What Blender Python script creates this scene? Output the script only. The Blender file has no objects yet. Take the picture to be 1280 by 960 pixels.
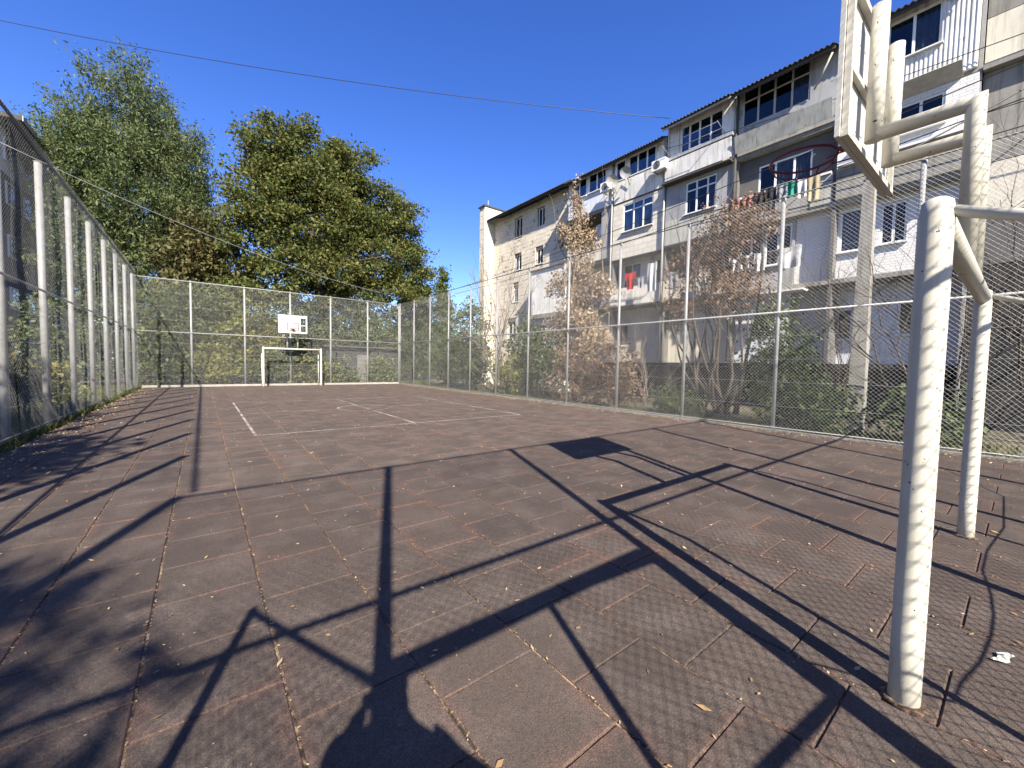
import bpy, math, random
import numpy as np
from mathutils import Vector, Matrix, noise

random.seed(7)
RNG = np.random.default_rng(11)
S = bpy.context.scene
COL = S.collection
R = math.radians

# ------------------------------------------------------------------ camera
YAW, PITCH, ROLL, FPX, CAMH = R(37.8), R(2.8), R(1.05), 498.0, 1.5
fwd = Vector((math.sin(YAW)*math.cos(PITCH), math.cos(YAW)*math.cos(PITCH), -math.sin(PITCH)))
rgt0 = Vector((math.cos(YAW), -math.sin(YAW), 0)); up0 = rgt0.cross(fwd)
rgt = rgt0*math.cos(ROLL)+up0*math.sin(ROLL); upv = up0*math.cos(ROLL)-rgt0*math.sin(ROLL)
cd = bpy.data.cameras.new('camera'); cam = bpy.data.objects.new('camera', cd); COL.objects.link(cam)
cd.sensor_width = 36; cd.lens = FPX/1280*36; cd.clip_start = .03; cd.clip_end = 3000
M = Matrix((rgt, upv, -fwd)).transposed().to_4x4(); M.translation = (0, 0, CAMH)
cam.matrix_world = M
S.camera = cam
def cam_px(p):
    d = Vector(p)-Vector((0, 0, CAMH)); z = d.dot(fwd)
    if z < .05: return None
    return 640+FPX*d.dot(rgt)/z, 480-FPX*d.dot(upv)/z, z

# ------------------------------------------------------------------ sky, sun, exposure
SUN = Vector((-.44, -1.15, 1)).normalized()          # towards the sun
w = bpy.data.worlds.new('World'); S.world = w; w.use_nodes = True
nt = w.node_tree; nt.nodes.clear()
sky = nt.nodes.new('ShaderNodeTexSky'); sky.sky_type = 'NISHITA'; sky.sun_disc = False
sky.sun_elevation = math.asin(SUN.z); sky.sun_rotation = math.atan2(SUN.x, SUN.y) % (2*math.pi)
sky.air_density = 1.0; sky.dust_density = 0.35; sky.ozone_density = 3.2; sky.altitude = 300
bg = nt.nodes.new('ShaderNodeBackground'); bg.inputs['Strength'].default_value = .081
wo = nt.nodes.new('ShaderNodeOutputWorld')
hs = nt.nodes.new('ShaderNodeHueSaturation'); hs.inputs['Saturation'].default_value = 1.28; hs.inputs['Hue'].default_value = .521
nt.links.new(sky.outputs[0], hs.inputs['Color']); nt.links.new(hs.outputs[0], bg.inputs[0]); nt.links.new(bg.outputs[0], wo.inputs[0])
sl = bpy.data.lights.new('sun', 'SUN'); sl.energy = 5.0; sl.angle = R(.53); sl.color = (1, .915, .78)
so = bpy.data.objects.new('sun', sl); COL.objects.link(so)
so.rotation_euler = SUN.to_track_quat('Z', 'Y').to_euler()
S.view_settings.view_transform = 'Standard'; S.view_settings.look = 'None'
S.view_settings.exposure = 1.68; S.view_settings.gamma = 1; S.view_settings.use_curve_mapping = False
S.render.engine = 'CYCLES'

# ------------------------------------------------------------------ helpers
def tag(o, label=None, cat=None, group=None, kind=None):
    if label: o['label'] = label
    if cat: o['category'] = cat
    if group: o['group'] = group
    if kind: o['kind'] = kind
    return o
def empty(name, loc=(0, 0, 0), rz=0, **k):
    o = bpy.data.objects.new(name, None); COL.objects.link(o); o.location = loc; o.rotation_euler = (0, 0, rz)
    o.empty_display_size = .2
    return tag(o, **k)
def copy_tree(o, parent=None):
    c = o.copy(); COL.objects.link(c); c.parent = parent
    for ch in list(o.children): copy_tree(ch, c)
    return c
class MB:
    def __init__(s): s.v = []; s.f = []; s.sm = []; s.uv = None
    def face(s, pts, smooth=False):
        n = len(s.v); s.v += [tuple(p) for p in pts]; s.f.append(tuple(range(n, n+len(pts)))); s.sm.append(smooth)
    def box(s, a, b, m=None):
        x0, y0, z0 = a; x1, y1, z1 = b
        p = [(x0,y0,z0),(x1,y0,z0),(x1,y1,z0),(x0,y1,z0),(x0,y0,z1),(x1,y0,z1),(x1,y1,z1),(x0,y1,z1)]
        if m is not None: p = [tuple(m @ Vector(q)) for q in p]
        n = len(s.v); s.v += p
        for f in ((0,3,2,1),(4,5,6,7),(0,1,5,4),(1,2,6,5),(2,3,7,6),(3,0,4,7)):
            s.f.append(tuple(n+i for i in f)); s.sm.append(False)
        return s
    def bbox(s, a, b, bev=.01):                         # box with chamfered vertical and top edges
        x0, y0, z0 = a; x1, y1, z1 = b; e = bev
        def ring(i, z): return [(x0+i, y0+i, z), (x1-i, y0+i, z), (x1-i, y1-i, z), (x0+i, y1-i, z)]
        n = len(s.v); s.v += ring(0, z0)+ring(0, z1-e)+ring(e, z1)
        for k in (0, 4):
            for i in range(4):
                j = (i+1) % 4; s.f.append((n+k+i, n+k+j, n+k+4+j, n+k+4+i)); s.sm.append(False)
        s.f.append((n+8, n+9, n+10, n+11)); s.sm.append(False)
        s.f.append((n+3, n+2, n+1, n)); s.sm.append(False)
        return s
    def tube(s, pts, r, seg=12, caps=True, r1=None):
        pts = [Vector(p) for p in pts]; m = len(pts); rings = []
        for i, p in enumerate(pts):
            d = (pts[min(i+1, m-1)]-pts[max(i-1, 0)])
            if d.length < 1e-9: d = Vector((0, 0, 1))
            d.normalize()
            a = d.cross(Vector((0, 0, 1)) if abs(d.z) < .9 else Vector((1, 0, 0))).normalized(); b = d.cross(a)
            if isinstance(r, (list, tuple)): rr = r[i]
            else: rr = r if r1 is None else r+(r1-r)*i/max(1, m-1)
            k = 1.0
            if 0 < i < m-1:
                u = (pts[i]-pts[i-1]).normalized(); t = (pts[i+1]-pts[i]).normalized()
            n = len(s.v); rings.append(n)
            s.v += [tuple(p+(a*math.cos(2*math.pi*q/seg)+b*math.sin(2*math.pi*q/seg))*rr) for q in range(seg)]
        for i in range(m-1):
            A, B = rings[i], rings[i+1]
            for q in range(seg):
                t = (q+1) % seg; s.f.append((A+q, B+q, B+t, A+t)); s.sm.append(True)
        if caps:
            s.f.append(tuple(rings[0]+q for q in range(seg))); s.sm.append(False)
            s.f.append(tuple(rings[-1]+q for q in reversed(range(seg)))); s.sm.append(False)
        return s
    def mitre(s, pts, r, seg=20):
        pts = [Vector(p) for p in pts]; d = [(pts[i+1]-pts[i]).normalized() for i in range(len(pts)-1)]
        a = d[0].cross(Vector((0, 0, 1)) if abs(d[0].z) < .9 else Vector((1, 0, 0))).normalized(); b = d[0].cross(a)
        ring = [pts[0]+(a*math.cos(2*math.pi*q/seg)+b*math.sin(2*math.pi*q/seg))*r for q in range(seg)]; rings = []
        def put(rg): rings.append(len(s.v)); s.v.extend(tuple(p) for p in rg)
        put(ring)
        for i in range(len(d)):
            nrm = d[i] if i == len(d)-1 else (d[i]+d[i+1]).normalized()
            ring = [p+d[i]*((pts[i+1]-p).dot(nrm)/d[i].dot(nrm)) for p in ring]; put(ring)
            if i < len(d)-1: put(ring)
        for i in range(0, len(rings), 2):
            A, B = rings[i], rings[i+1]
            for q in range(seg):
                t = (q+1) % seg; s.f.append((A+q, B+q, B+t, A+t)); s.sm.append(True)
        s.f.append(tuple(rings[0]+q for q in range(seg))); s.sm.append(False)
        s.f.append(tuple(rings[-1]+q for q in reversed(range(seg)))); s.sm.append(False)
        return s
    def build(s, name, mat, parent=None, **k):
        me = bpy.data.meshes.new(name); me.from_pydata(s.v, [], s.f)
        me.polygons.foreach_set('use_smooth', s.sm)
        if s.uv is not None:
            u = me.uv_layers.new(name='UVMap'); u.data.foreach_set('uv', np.array(s.uv, dtype=np.float32).ravel())
        me.materials.append(mat); me.update()
        o = bpy.data.objects.new(name, me); COL.objects.link(o); o.parent = parent
        return tag(o, **k)
def box(name, mat, a, b, parent=None, **k): return MB().box(a, b).build(name, mat, parent, **k)
def tube(name, mat, pts, r, parent=None, seg=14, r1=None, **k): return MB().tube(pts, r, seg, r1=r1).build(name, mat, parent, **k)
def npmesh(name, V, F, mat, parent=None, smooth=False, **k):
    V = np.asarray(V, dtype=np.float32); F = np.asarray(F, dtype=np.int32); n = F.shape[1]
    me = bpy.data.meshes.new(name); me.vertices.add(len(V)); me.vertices.foreach_set('co', V.ravel())
    me.loops.add(F.size); me.loops.foreach_set('vertex_index', F.ravel())
    me.polygons.add(len(F)); me.polygons.foreach_set('loop_start', np.arange(0, F.size, n, dtype=np.int32))
    me.polygons.foreach_set('use_smooth', np.full(len(F), smooth))
    me.update(calc_edges=True); me.materials.append(mat)
    o = bpy.data.objects.new(name, me); COL.objects.link(o); o.parent = parent
    return tag(o, **k)

# ------------------------------------------------------------------ materials
def nd(nt, t, **k):
    n = nt.nodes.new(t)
    for a, b in k.items():
        if a in n.inputs: n.inputs[a].default_value = b
        else: setattr(n, a, b)
    return n
def base(name):
    m = bpy.data.materials.new(name); m.use_nodes = True; t = m.node_tree
    p = t.nodes['Principled BSDF']
    return m, t, p
def c4(c): return (c[0], c[1], c[2], 1)
def noise_n(t, vec, scale, detail=5, rough=.6, dist=0):
    n = nd(t, 'ShaderNodeTexNoise', Scale=scale, Detail=detail, Roughness=rough, Distortion=dist)
    if vec is not None: t.links.new(vec, n.inputs['Vector'])
    return n.outputs['Fac']
def ramp(t, fac, *stops):
    r = t.nodes.new('ShaderNodeValToRGB'); e = r.color_ramp.elements
    e[0].position, e[0].color = stops[0][0], c4(stops[0][1]); e[1].position, e[1].color = stops[-1][0], c4(stops[-1][1])
    for p, c in stops[1:-1]:
        q = e.new(p); q.color = c4(c)
    t.links.new(fac, r.inputs[0]); return r.outputs[0]
def mixc(t, fac, a, b, mode='MIX'):
    n = nd(t, 'ShaderNodeMix', data_type='RGBA', blend_type=mode)
    for s, v in ((n.inputs[0], fac), (n.inputs[6], a), (n.inputs[7], b)):
        if isinstance(v, (int, float)): s.default_value = v
        elif isinstance(v, (tuple, list)): s.default_value = c4(v)
        else: t.links.new(v, s)
    return n.outputs[2]
def math_n(t, op, a, b=0.0, c=0.0, clamp=False):
    n = nd(t, 'ShaderNodeMath', operation=op, use_clamp=clamp)
    for i, v in enumerate((a, b, c)):
        if isinstance(v, (int, float)): n.inputs[i].default_value = v
        else: t.links.new(v, n.inputs[i])
    return n.outputs[0]
ALB = .62                                           # darkens base colours so the raised exposure brightens the sky and deepens shadows
def dim(t, col, k=None): return mixc(t, 1.0, col, (k or ALB,)*3, 'MULTIPLY')
def bump(t, p, h, strength=.3, dist=.01):
    b = nd(t, 'ShaderNodeBump', Strength=strength, Distance=dist); t.links.new(h, b.inputs['Height']); t.links.new(b.outputs[0], p.inputs['Normal'])
def pos(t): return nd(t, 'ShaderNodeNewGeometry').outputs['Position']
def objc(t): return nd(t, 'ShaderNodeTexCoord').outputs['Object']
def simple(name, c1, c2=None, scale=4, rough=.7, metal=0, bscale=None, bstr=.2, spots=None, spot_scale=8, spot_thr=.66, coord='pos', streak=None, k=None):
    m, t, p = base(name); v = pos(t) if coord == 'pos' else objc(t)
    c2 = c2 or tuple(x*.75 for x in c1)
    f = noise_n(t, v, scale)
    col = ramp(t, f, (.3, c1), (.7, c2))
    if streak:
        mp = nd(t, 'ShaderNodeMapping'); mp.inputs['Scale'].default_value = (6, 6, .35); t.links.new(v, mp.inputs[0])
        sf = noise_n(t, mp.outputs[0], 1.5, 6, .65)
        col = mixc(t, ramp(t, sf, (.5, (0,0,0)), (.75, (1,1,1))), col, streak)
    if spots:
        sf = noise_n(t, v, spot_scale, 4, .55)
        col = mixc(t, ramp(t, sf, (spot_thr, (0,0,0)), (spot_thr+.03, (1,1,1))), col, spots)
    t.links.new(dim(t, col, k), p.inputs['Base Color'])
    p.inputs['Roughness'].default_value = rough; p.inputs['Metallic'].default_value = metal
    if bscale: bump(t, p, noise_n(t, v, bscale, 6, .7), bstr, .01)
    return m
def leafmat(name, cols, trans=.35, rough=.6):
    m, t, p = base(name)
    g = nd(t, 'ShaderNodeNewGeometry')
    stops = [(i/(len(cols)-1), c) for i, c in enumerate(cols)]
    lo = noise_n(t, g.outputs['Position'], .55, 3)
    mx = math_n(t, 'ADD', math_n(t, 'MULTIPLY', g.outputs['Random Per Island'], .62), math_n(t, 'MULTIPLY', lo, .75), clamp=False)
    mx = math_n(t, 'SUBTRACT', mx, .18, clamp=True)
    col = ramp(t, mx, *stops)
    t.links.new(dim(t, col, .82), p.inputs['Base Color']); p.inputs['Roughness'].default_value = rough
    p.inputs['Specular IOR Level'].default_value = .3
    tr = nd(t, 'ShaderNodeBsdfTranslucent'); t.links.new(dim(t, col, .82), tr.inputs[0])
    mix = nd(t, 'ShaderNodeMixShader'); mix.inputs[0].default_value = trans
    t.links.new(p.outputs[0], mix.inputs[1]); t.links.new(tr.outputs[0], mix.inputs[2])
    t.links.new(mix.outputs[0], t.nodes['Material Output'].inputs[0])
    return m
def brickmat(name, c1, c2, mortar, bw, bh, ms=.008, rough=.8, axis='y', strength=.5, dirt=None):
    m, t, p = base(name); g = pos(t)
    sp = nd(t, 'ShaderNodeSeparateXYZ'); t.links.new(g, sp.inputs[0])
    cb = nd(t, 'ShaderNodeCombineXYZ'); t.links.new(sp.outputs['Y' if axis == 'y' else 'X'], cb.inputs[0]); t.links.new(sp.outputs['Z'], cb.inputs[1])
    b = nd(t, 'ShaderNodeTexBrick', Scale=1.0); b.inputs['Brick Width'].default_value = bw; b.inputs['Row Height'].default_value = bh
    b.inputs['Mortar Size'].default_value = ms; b.inputs['Mortar Smooth'].default_value = .3
    b.inputs['Color1'].default_value = c4(c1); b.inputs['Color2'].default_value = c4(c2); b.inputs['Mortar'].default_value = c4(mortar)
    t.links.new(cb.outputs[0], b.inputs['Vector'])
    f = noise_n(t, g, 1.3, 6, .65)
    col = mixc(t, ramp(t, f, (.45, (0,0,0)), (.75, (.6,.6,.6))), b.outputs[0], dirt or tuple(x*.6 for x in c1))
    t.links.new(dim(t, col, .86), p.inputs['Base Color']); p.inputs['Roughness'].default_value = rough
    h = math_n(t, 'SUBTRACT', math_n(t, 'MULTIPLY', noise_n(t, g, 30), .4), b.outputs['Fac'])
    bump(t, p, h, strength, .015)
    return m

# rubber tiles: dark brown-grey granulate, reddish wear towards the joints (UV 0..1 per tile)
def tilemat():
    m, t, p = base('rubber_tile'); tc = nd(t, 'ShaderNodeTexCoord'); g = nd(t, 'ShaderNodeNewGeometry'); P = g.outputs['Position']
    oi = nd(t, 'ShaderNodeObjectInfo')
    fine = noise_n(t, P, 150, 3, .8); mid = noise_n(t, P, 2.2, 5, .6); big = noise_n(t, P, .33, 4, .55)
    rnd = math_n(t, 'FRACT', math_n(t, 'ADD', math_n(t, 'MULTIPLY', oi.outputs['Random'], 7.3), math_n(t, 'MULTIPLY', g.outputs['Random Per Island'], 5.7)))
    c = ramp(t, big, (.3, (.103, .080, .066)), (.5, (.121, .094, .078)), (.7, (.137, .094, .074)))
    c = mixc(t, math_n(t, 'MULTIPLY', rnd, .75), c, (.08, .064, .056))
    c = mixc(t, math_n(t, 'MULTIPLY', ramp(t, mid, (.45, (0,0,0)), (.72, (1,1,1))), .6), c, (.225, .18, .155))
    # worn, reddish edge
    sp = nd(t, 'ShaderNodeSeparateXYZ'); t.links.new(tc.outputs['UV'], sp.inputs[0])
    ex = math_n(t, 'ABSOLUTE', math_n(t, 'SUBTRACT', sp.outputs[0], .5)); ey = math_n(t, 'ABSOLUTE', math_n(t, 'SUBTRACT', sp.outputs[1], .5))
    edge = math_n(t, 'MAXIMUM', ex, ey)
    wear = noise_n(t, P, 5.5, 5, .7); patch = noise_n(t, P, .8, 3, .6)
    em = math_n(t, 'ADD', edge, math_n(t, 'MULTIPLY', math_n(t, 'SUBTRACT', wear, .5), .5))
    em = math_n(t, 'ADD', em, math_n(t, 'MULTIPLY', math_n(t, 'SUBTRACT', patch, .52), .75))
    c = mixc(t, ramp(t, em, (.40, (0,0,0)), (.62, (.85,.85,.85))), c, (.20, .115, .088))
    c = mixc(t, ramp(t, fine, (.36, (.75,.75,.75)), (.58, (0,0,0))), c, (.035, .026, .024))
    c = mixc(t, ramp(t, fine, (.6, (0,0,0)), (.72, (.6,.6,.6))), c, (.24, .19, .17))
    t.links.new(c, p.inputs['Base Color']); p.inputs['Roughness'].default_value = .9; p.inputs['Specular IOR Level'].default_value = .25
    gr = noise_n(t, P, 38, 4, .75)
    t.links.new(dim(t, mixc(t, ramp(t, gr, (.3, (.55,.55,.55)), (.55, (0,0,0))), c, (.045, .034, .03)), .76), p.inputs['Base Color'])
    bump(t, p, math_n(t, 'ADD', fine, math_n(t, 'MULTIPLY', gr, .6)), .8, .006)
    return m
MT = tilemat()
def seammat():                                    # what lies in the joints: dust, sand and crushed leaves
    m, t, p = base('joint_dust'); P = pos(t)
    a = noise_n(t, P, 42, 3, .7); b = noise_n(t, P, 2.5, 4, .6)
    f = math_n(t, 'ADD', math_n(t, 'MULTIPLY', a, .75), math_n(t, 'MULTIPLY', b, .55))
    c = ramp(t, f, (.56, (.022, .016, .013)), (.68, (.17, .10, .06)), (.80, (.42, .32, .21)))
    t.links.new(dim(t, c), p.inputs['Base Color']); p.inputs['Roughness'].default_value = 1
    return m
M_SEAM = seammat()
def creampaint():
    m, t, p = base('cream_paint'); v = objc(t)
    f = noise_n(t, v, 5, 6, .65)
    col = ramp(t, f, (.3, (.78, .745, .645)), (.7, (.66, .63, .535)))
    mp = nd(t, 'ShaderNodeMapping'); mp.inputs['Scale'].default_value = (7, 7, 1.6); t.links.new(v, mp.inputs[0])
    col = mixc(t, ramp(t, noise_n(t, mp.outputs[0], 3, 6, .7), (.56, (0,0,0)), (.8, (.45,.45,.45))), col, (.34, .26, .17))
    ch = noise_n(t, v, 27, 3, .5)
    col = mixc(t, ramp(t, ch, (.70, (0,0,0)), (.715, (1,1,1))), col, (.035, .03, .028))
    ru = noise_n(t, v, 60, 2, .5)
    col = mixc(t, ramp(t, ru, (.72, (0,0,0)), (.76, (.7,.7,.7))), col, (.16, .08, .05))
    t.links.new(dim(t, col), p.inputs['Base Color']); p.inputs['Roughness'].default_value = .48
    bump(t, p, math_n(t, 'SUBTRACT', math_n(t, 'MULTIPLY', f, .6), ramp(t, ch, (.70, (0,0,0)), (.73, (1,1,1)))), .35, .006)
    return m
M_CREAM = creampaint()
M_GALV = simple('galvanised_steel', (.46, .46, .45), (.34, .34, .34), 22, .5, .15, bscale=60, bstr=.1)
M_GALV2 = simple('weathered_galvanised_steel', (.42, .42, .405), (.31, .31, .30), 9, .55, .1, bscale=40, bstr=.1)
M_WIRE = simple('wire', (.62, .62, .60), (.48, .48, .47), 6, .5, .0)
M_RED = simple('red_hoop_paint', (.34, .03, .026), (.2, .02, .02), 20, .45, bscale=60, bstr=.2)
M_BOARD = simple('white_board', (.78, .78, .75), (.66, .65, .6), 3, .5, spots=(.3, .27, .22), spot_scale=14, spot_thr=.7)
M_BLACK = simple('black_paint', (.02, .02, .02), (.035, .033, .03), 10, .5)
M_LINE = None
def linemat():
    m, t, p = base('worn_white_line'); P = pos(t)
    p.inputs['Base Color'].default_value = (.34, .31, .28, 1); p.inputs['Roughness'].default_value = .9
    f = math_n(t, 'ADD', math_n(t, 'MULTIPLY', noise_n(t, P, 28, 4, .7), .6), math_n(t, 'MULTIPLY', noise_n(t, P, 1.3, 3), .5))
    tr = nd(t, 'ShaderNodeBsdfTransparent'); mx = nd(t, 'ShaderNodeMixShader')
    t.links.new(ramp(t, f, (.46, (0,0,0)), (.62, (.92,.92,.92))), mx.inputs[0]); t.links.new(tr.outputs[0], mx.inputs[1]); t.links.new(p.outputs[0], mx.inputs[2])
    t.links.new(mx.outputs[0], t.nodes['Material Output'].inputs[0]); return m
M_LINE = linemat()
M_GROUND = simple('dry_soil', (.13, .10, .07), (.07, .075, .035), 1.1, 1, bscale=9, bstr=.6, spots=(.24, .19, .13), spot_scale=5, spot_thr=.6)
M_CONC = simple('old_concrete', (.40, .385, .345), (.27, .255, .225), 1.6, .9, bscale=25, bstr=.3, streak=(.15, .14, .12))
M_KERB = simple('pale_kerb', (.46, .435, .385), (.32, .295, .25), 4, .9, bscale=25, bstr=.3)
M_LEAFLIT = leafmat('fallen_leaves', [(.12, .06, .03), (.27, .17, .08), (.46, .35, .2), (.58, .5, .36)], .1, .8)
M_BARK = simple('bark', (.10, .075, .055), (.05, .04, .032), 9, .95, bscale=22, bstr=.8)
M_TWIG = simple('pale_twigs', (.30, .245, .19), (.17, .135, .105), 9, .9, bscale=30, bstr=.4)

# ------------------------------------------------------------------ ground
box('ground', M_GROUND, (-400, -400, -.5), (400, 700, -.085), kind='structure')

# ------------------------------------------------------------------ court floor of rubber tiles
X0, X1, Y0, Y1 = -2.42, 10.93, -.92, 27.22
floor = box('court_floor', M_SEAM, (X0, Y0, -.12), (X1, Y1, -.011), kind='structure')
TP = .54
tiles = []
for k in range(-5, 20):
    xa = .28+TP*k; xb = min(xa+TP, X1)
    off = .16 if k % 2 == 0 else .445
    j = math.floor((Y0-off)/TP)
    while off+TP*j < Y1:
        ya, yb = max(off+TP*j, Y0), min(off+TP*(j+1), Y1); j += 1
        if yb-ya > .06 and xb-xa > .06: tiles.append((xa, xb, ya, yb))
def tile_mb(sx, sy):
    mb = MB(); gx, gy, b = .0062, .0034, .0055
    a = (-sx/2+gx, -sy/2+gy, -.0105); c = (sx/2-gx, sy/2-gy, 0)
    mb.bbox(a, c, b); mb.uv = []
    for f in mb.f:
        for i in f: mb.uv.append((mb.v[i][0]/sx+.5, mb.v[i][1]/sy+.5))
    return mb
def rank(t):
    c = ((t[0]+t[1])/2, (t[2]+t[3])/2, 0); q = cam_px(c)
    if not q: return 1e6
    inside = -90 < q[0] < 1400 and q[1] < 1080
    return (Vector(c)-Vector((0, 0, 1.5))).length+(0 if inside else 1000)
tiles.sort(key=rank)
tcache = {}; rest = MB(); rest.uv = []
for i, (xa, xb, ya, yb) in enumerate(tiles):
    sx, sy = round(xb-xa, 3), round(yb-ya, 3); cx, cy = (xa+xb)/2, (ya+yb)/2
    dz = -random.random()*.0025; tx, ty = random.gauss(0, .0016), random.gauss(0, .0016); rz = random.gauss(0, .0022)
    if i < 300:
        if (sx, sy) not in tcache:
            o = tile_mb(sx, sy).build('tile', MT, floor); tcache[(sx, sy)] = o
        else:
            o = tcache[(sx, sy)].copy(); COL.objects.link(o)
        o.location = (cx, cy, dz-.0008); o.rotation_euler = (tx, ty, rz)
    else:
        mb = tile_mb(sx, sy); n = len(rest.v); m = Matrix.Translation((cx, cy, dz-.0008)) @ Matrix.Rotation(rz, 4, 'Z')
        rest.v += [tuple(m @ Vector(q)) for q in mb.v]; rest.f += [tuple(n+q for q in f) for f in mb.f]; rest.sm += mb.sm; rest.uv += mb.uv
rest.build('far_tiles', MT, floor, kind='stuff')

# painted lines of the small court
ZL = .0045
def line(a, b, wd=.05):
    a, b = Vector(a), Vector(b); d = (b-a).normalized(); n = Vector((-d.y, d.x))*wd/2; mb = MB()
    k = max(2, int((b-a).length/.5)); L = (b-a)/k
    mb.face([(*(a-n), ZL), (*(b-n), ZL), (*(b+n), ZL), (*(a+n), ZL)])
    return mb
for nm, a, b in (('side_line', (.8, 9.225), (.8, 16.7)), ('side_line', (7.5, 9.225), (7.5, 16.7)), ('front_line', (.826, 9.25), (7.474, 9.25)),
                 ('back_line', (.826, 16.675), (7.474, 16.675)), ('centre_line', (4.15, 9.277), (4.15, 16.648))):
    line(a, b).build(nm, M_LINE, floor)
for a, b in (((.826, 13.2), (3.33, 13.2)), ((4.98, 13.2), (7.474, 13.2))): line(a, b, .045).build('cross_line', M_LINE, floor)
mb = MB()
for i in range(48):
    if 30 <= i < 34: continue
    t0, t1 = 2*math.pi*i/48, 2*math.pi*(i+1)/48
    if abs(math.sin((t0+t1)/2)) > .99: continue
    q = lambda t, r: (4.15+r*math.cos(t), 13.2+r*math.sin(t), ZL)
    mb.face([q(t0, .775), q(t0, .825), q(t1, .825), q(t1, .775)][::-1])
mb.build('centre_circle', M_LINE, floor)

# fallen leaves and crumbs
def leaves_at(P, size, nrm_bias=.6, asp=.5, up=None, jitter=.35, fold=.0, droop=0):
    """kite shaped leaf faces at points P"""
    n = len(P); d = RNG.normal(size=(n, 3)); d[:, 2] -= droop; d /= np.linalg.norm(d, axis=1, keepdims=True)+1e-9
    nr = RNG.normal(size=(n, 3)); nr[:, 2] = np.abs(nr[:, 2])+nrm_bias
    s = np.cross(d, nr); s /= np.linalg.norm(s, axis=1, keepdims=True)+1e-9
    L = (size*(1+jitter*RNG.normal(size=n)).clip(.4, 2))[:, None]
    a = P-d*L*.5; b = P+s*L*asp*.5-d*L*.05; c = P+d*L*.5; e = P-s*L*asp*.5-d*L*.05
    V = np.stack([a, b, c, e], 1).reshape(-1, 3); F = np.arange(n*4).reshape(n, 4)
    return V, F
def flat_bits(P, size, asp=.45, curl=.25):
    n = len(P); th = RNG.random(n)*6.283; d = np.stack([np.cos(th), np.sin(th), RNG.normal(size=n)*curl], 1); s = np.stack([-np.sin(th), np.cos(th), RNG.normal(size=n)*curl], 1)
    L = size[:, None]; a = P-d*L*.5; c = P+d*L*.5; b = P+s*L*asp*.5; e = P-s*L*asp*.5
    V = np.stack([a, b, c, e], 1).reshape(-1, 3); V[:, 2] = np.maximum(V[:, 2], .002)
    return V, np.arange(n*4).reshape(n, 4)
n = 6200
P = np.stack([RNG.uniform(X0+.05, X1-.05, n), Y0+(Y1-Y0)*RNG.random(n)**.85, np.full(n, .008)], 1)
sz = .013+.03*RNG.random(n)**2+(RNG.random(n) < .05)*.03
V1, F1 = flat_bits(P, sz)
ks = RNG.integers(-5, 20, 14000)                                # crumbs lying in the long joints
P = np.stack([.28+TP*ks+RNG.normal(size=14000)*.006, Y0+(Y1-Y0)*RNG.random(14000)**1.2, np.full(14000, .002)], 1)
keep = noise_ok = np.array([noise.noise(Vector((p[0]*1.7, p[1]*.9, 3.3))) > -.18 for p in P]); P = P[keep]
V2, F2 = flat_bits(P, .007+.014*RNG.random(len(P))**2, .55, .5)
n3 = 1500                                                       # drift along the left edge
P = np.stack([X0+np.abs(RNG.normal(size=n3))*.35, RNG.uniform(3, Y1, n3), np.full(n3, .008)], 1)
V3, F3 = flat_bits(P, .02+.035*RNG.random(n3), .6, .5)
n4 = 1800
P = np.stack([X1-np.abs(RNG.normal(size=n4))*.25, RNG.uniform(0, Y1, n4), np.full(n4, .008)], 1)
V4, F4 = flat_bits(P, .02+.03*RNG.random(n4), .6, .5)
V = np.concatenate([V1, V2, V3, V4]); F = np.concatenate([F1, F2+len(V1), F3+len(V1)+len(V2), F4+len(V1)+len(V2)+len(V3)])
tag(npmesh('leaf_litter', V, F, M_LEAFLIT), 'dry tan leaf crumbs scattered over the dark court tiles', 'leaves', kind='stuff')

# kerbs
k = empty('court_kerb', (0, 27.3, 0), kind='structure')
for i in range(7):
    a = -2.6+i*1.96; MB().bbox((a, -.045, -.3), (a+1.95, .06, .10), .012).build('kerb_stone', M_KERB, k)
k = empty('court_edging', (10.98, 0, 0), kind='structure')
for i in range(14):
    a = -.9+i*2.0; MB().bbox((-.03, a, -.3), (.06, a+1.99, .035+.02*random.random()), .012).build('edge_stone', M_CONC, k)

# ------------------------------------------------------------------ chain link fences
H = 5.6
def wire_mesh(L, z0, z1, seed, cell=.084, r=.0013, amp=.02):
    """diagonal wires over a panel L x (z1-z0) in its local (u, z) plane, with a little sag"""
    Vs, Fs = [], []; rs = np.random.default_rng(seed); hh = z1-z0; n0 = 0
    ph = rs.random(4)*6.28
    for sgn in (1, -1):
        c = -hh+rs.random()*cell
        while c < L:
            # u = c + t (sgn 1) or mirrored, t in 0..hh
            ta, tb = max(0, -c), min(hh, L-c)
            if tb-ta > .02:
                m = 5; t = np.linspace(ta, tb, m); u = c+t
                if sgn < 0: u = L-u
                z = z0+t
                off = amp*np.sin(u*2.7+ph[0])*np.sin(z*1.1+ph[1])+.5*amp*np.sin(z*3.1+ph[2]+u)+sgn*r
                dz = .012*np.sin(u*3+ph[3])
                C = np.stack([u, off, z+dz], 1); a = np.array([-sgn*.707, 0, .707]); b = np.array([0, 1, 0])
                ring = np.stack([C+r*(a*math.cos(q)+b*math.sin(q)) for q in (0, 2.094, 4.189)], 1)
                Vs.append(ring.reshape(-1, 3))
                for i in range(m-1):
                    for q in range(3):
                        s = (q+1) % 3; Fs.append((n0+i*3+q, n0+i*3+3+q, n0+i*3+3+s, n0+i*3+s))
                n0 += m*3
            c += cell
    return np.concatenate(Vs), np.array(Fs)
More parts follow.
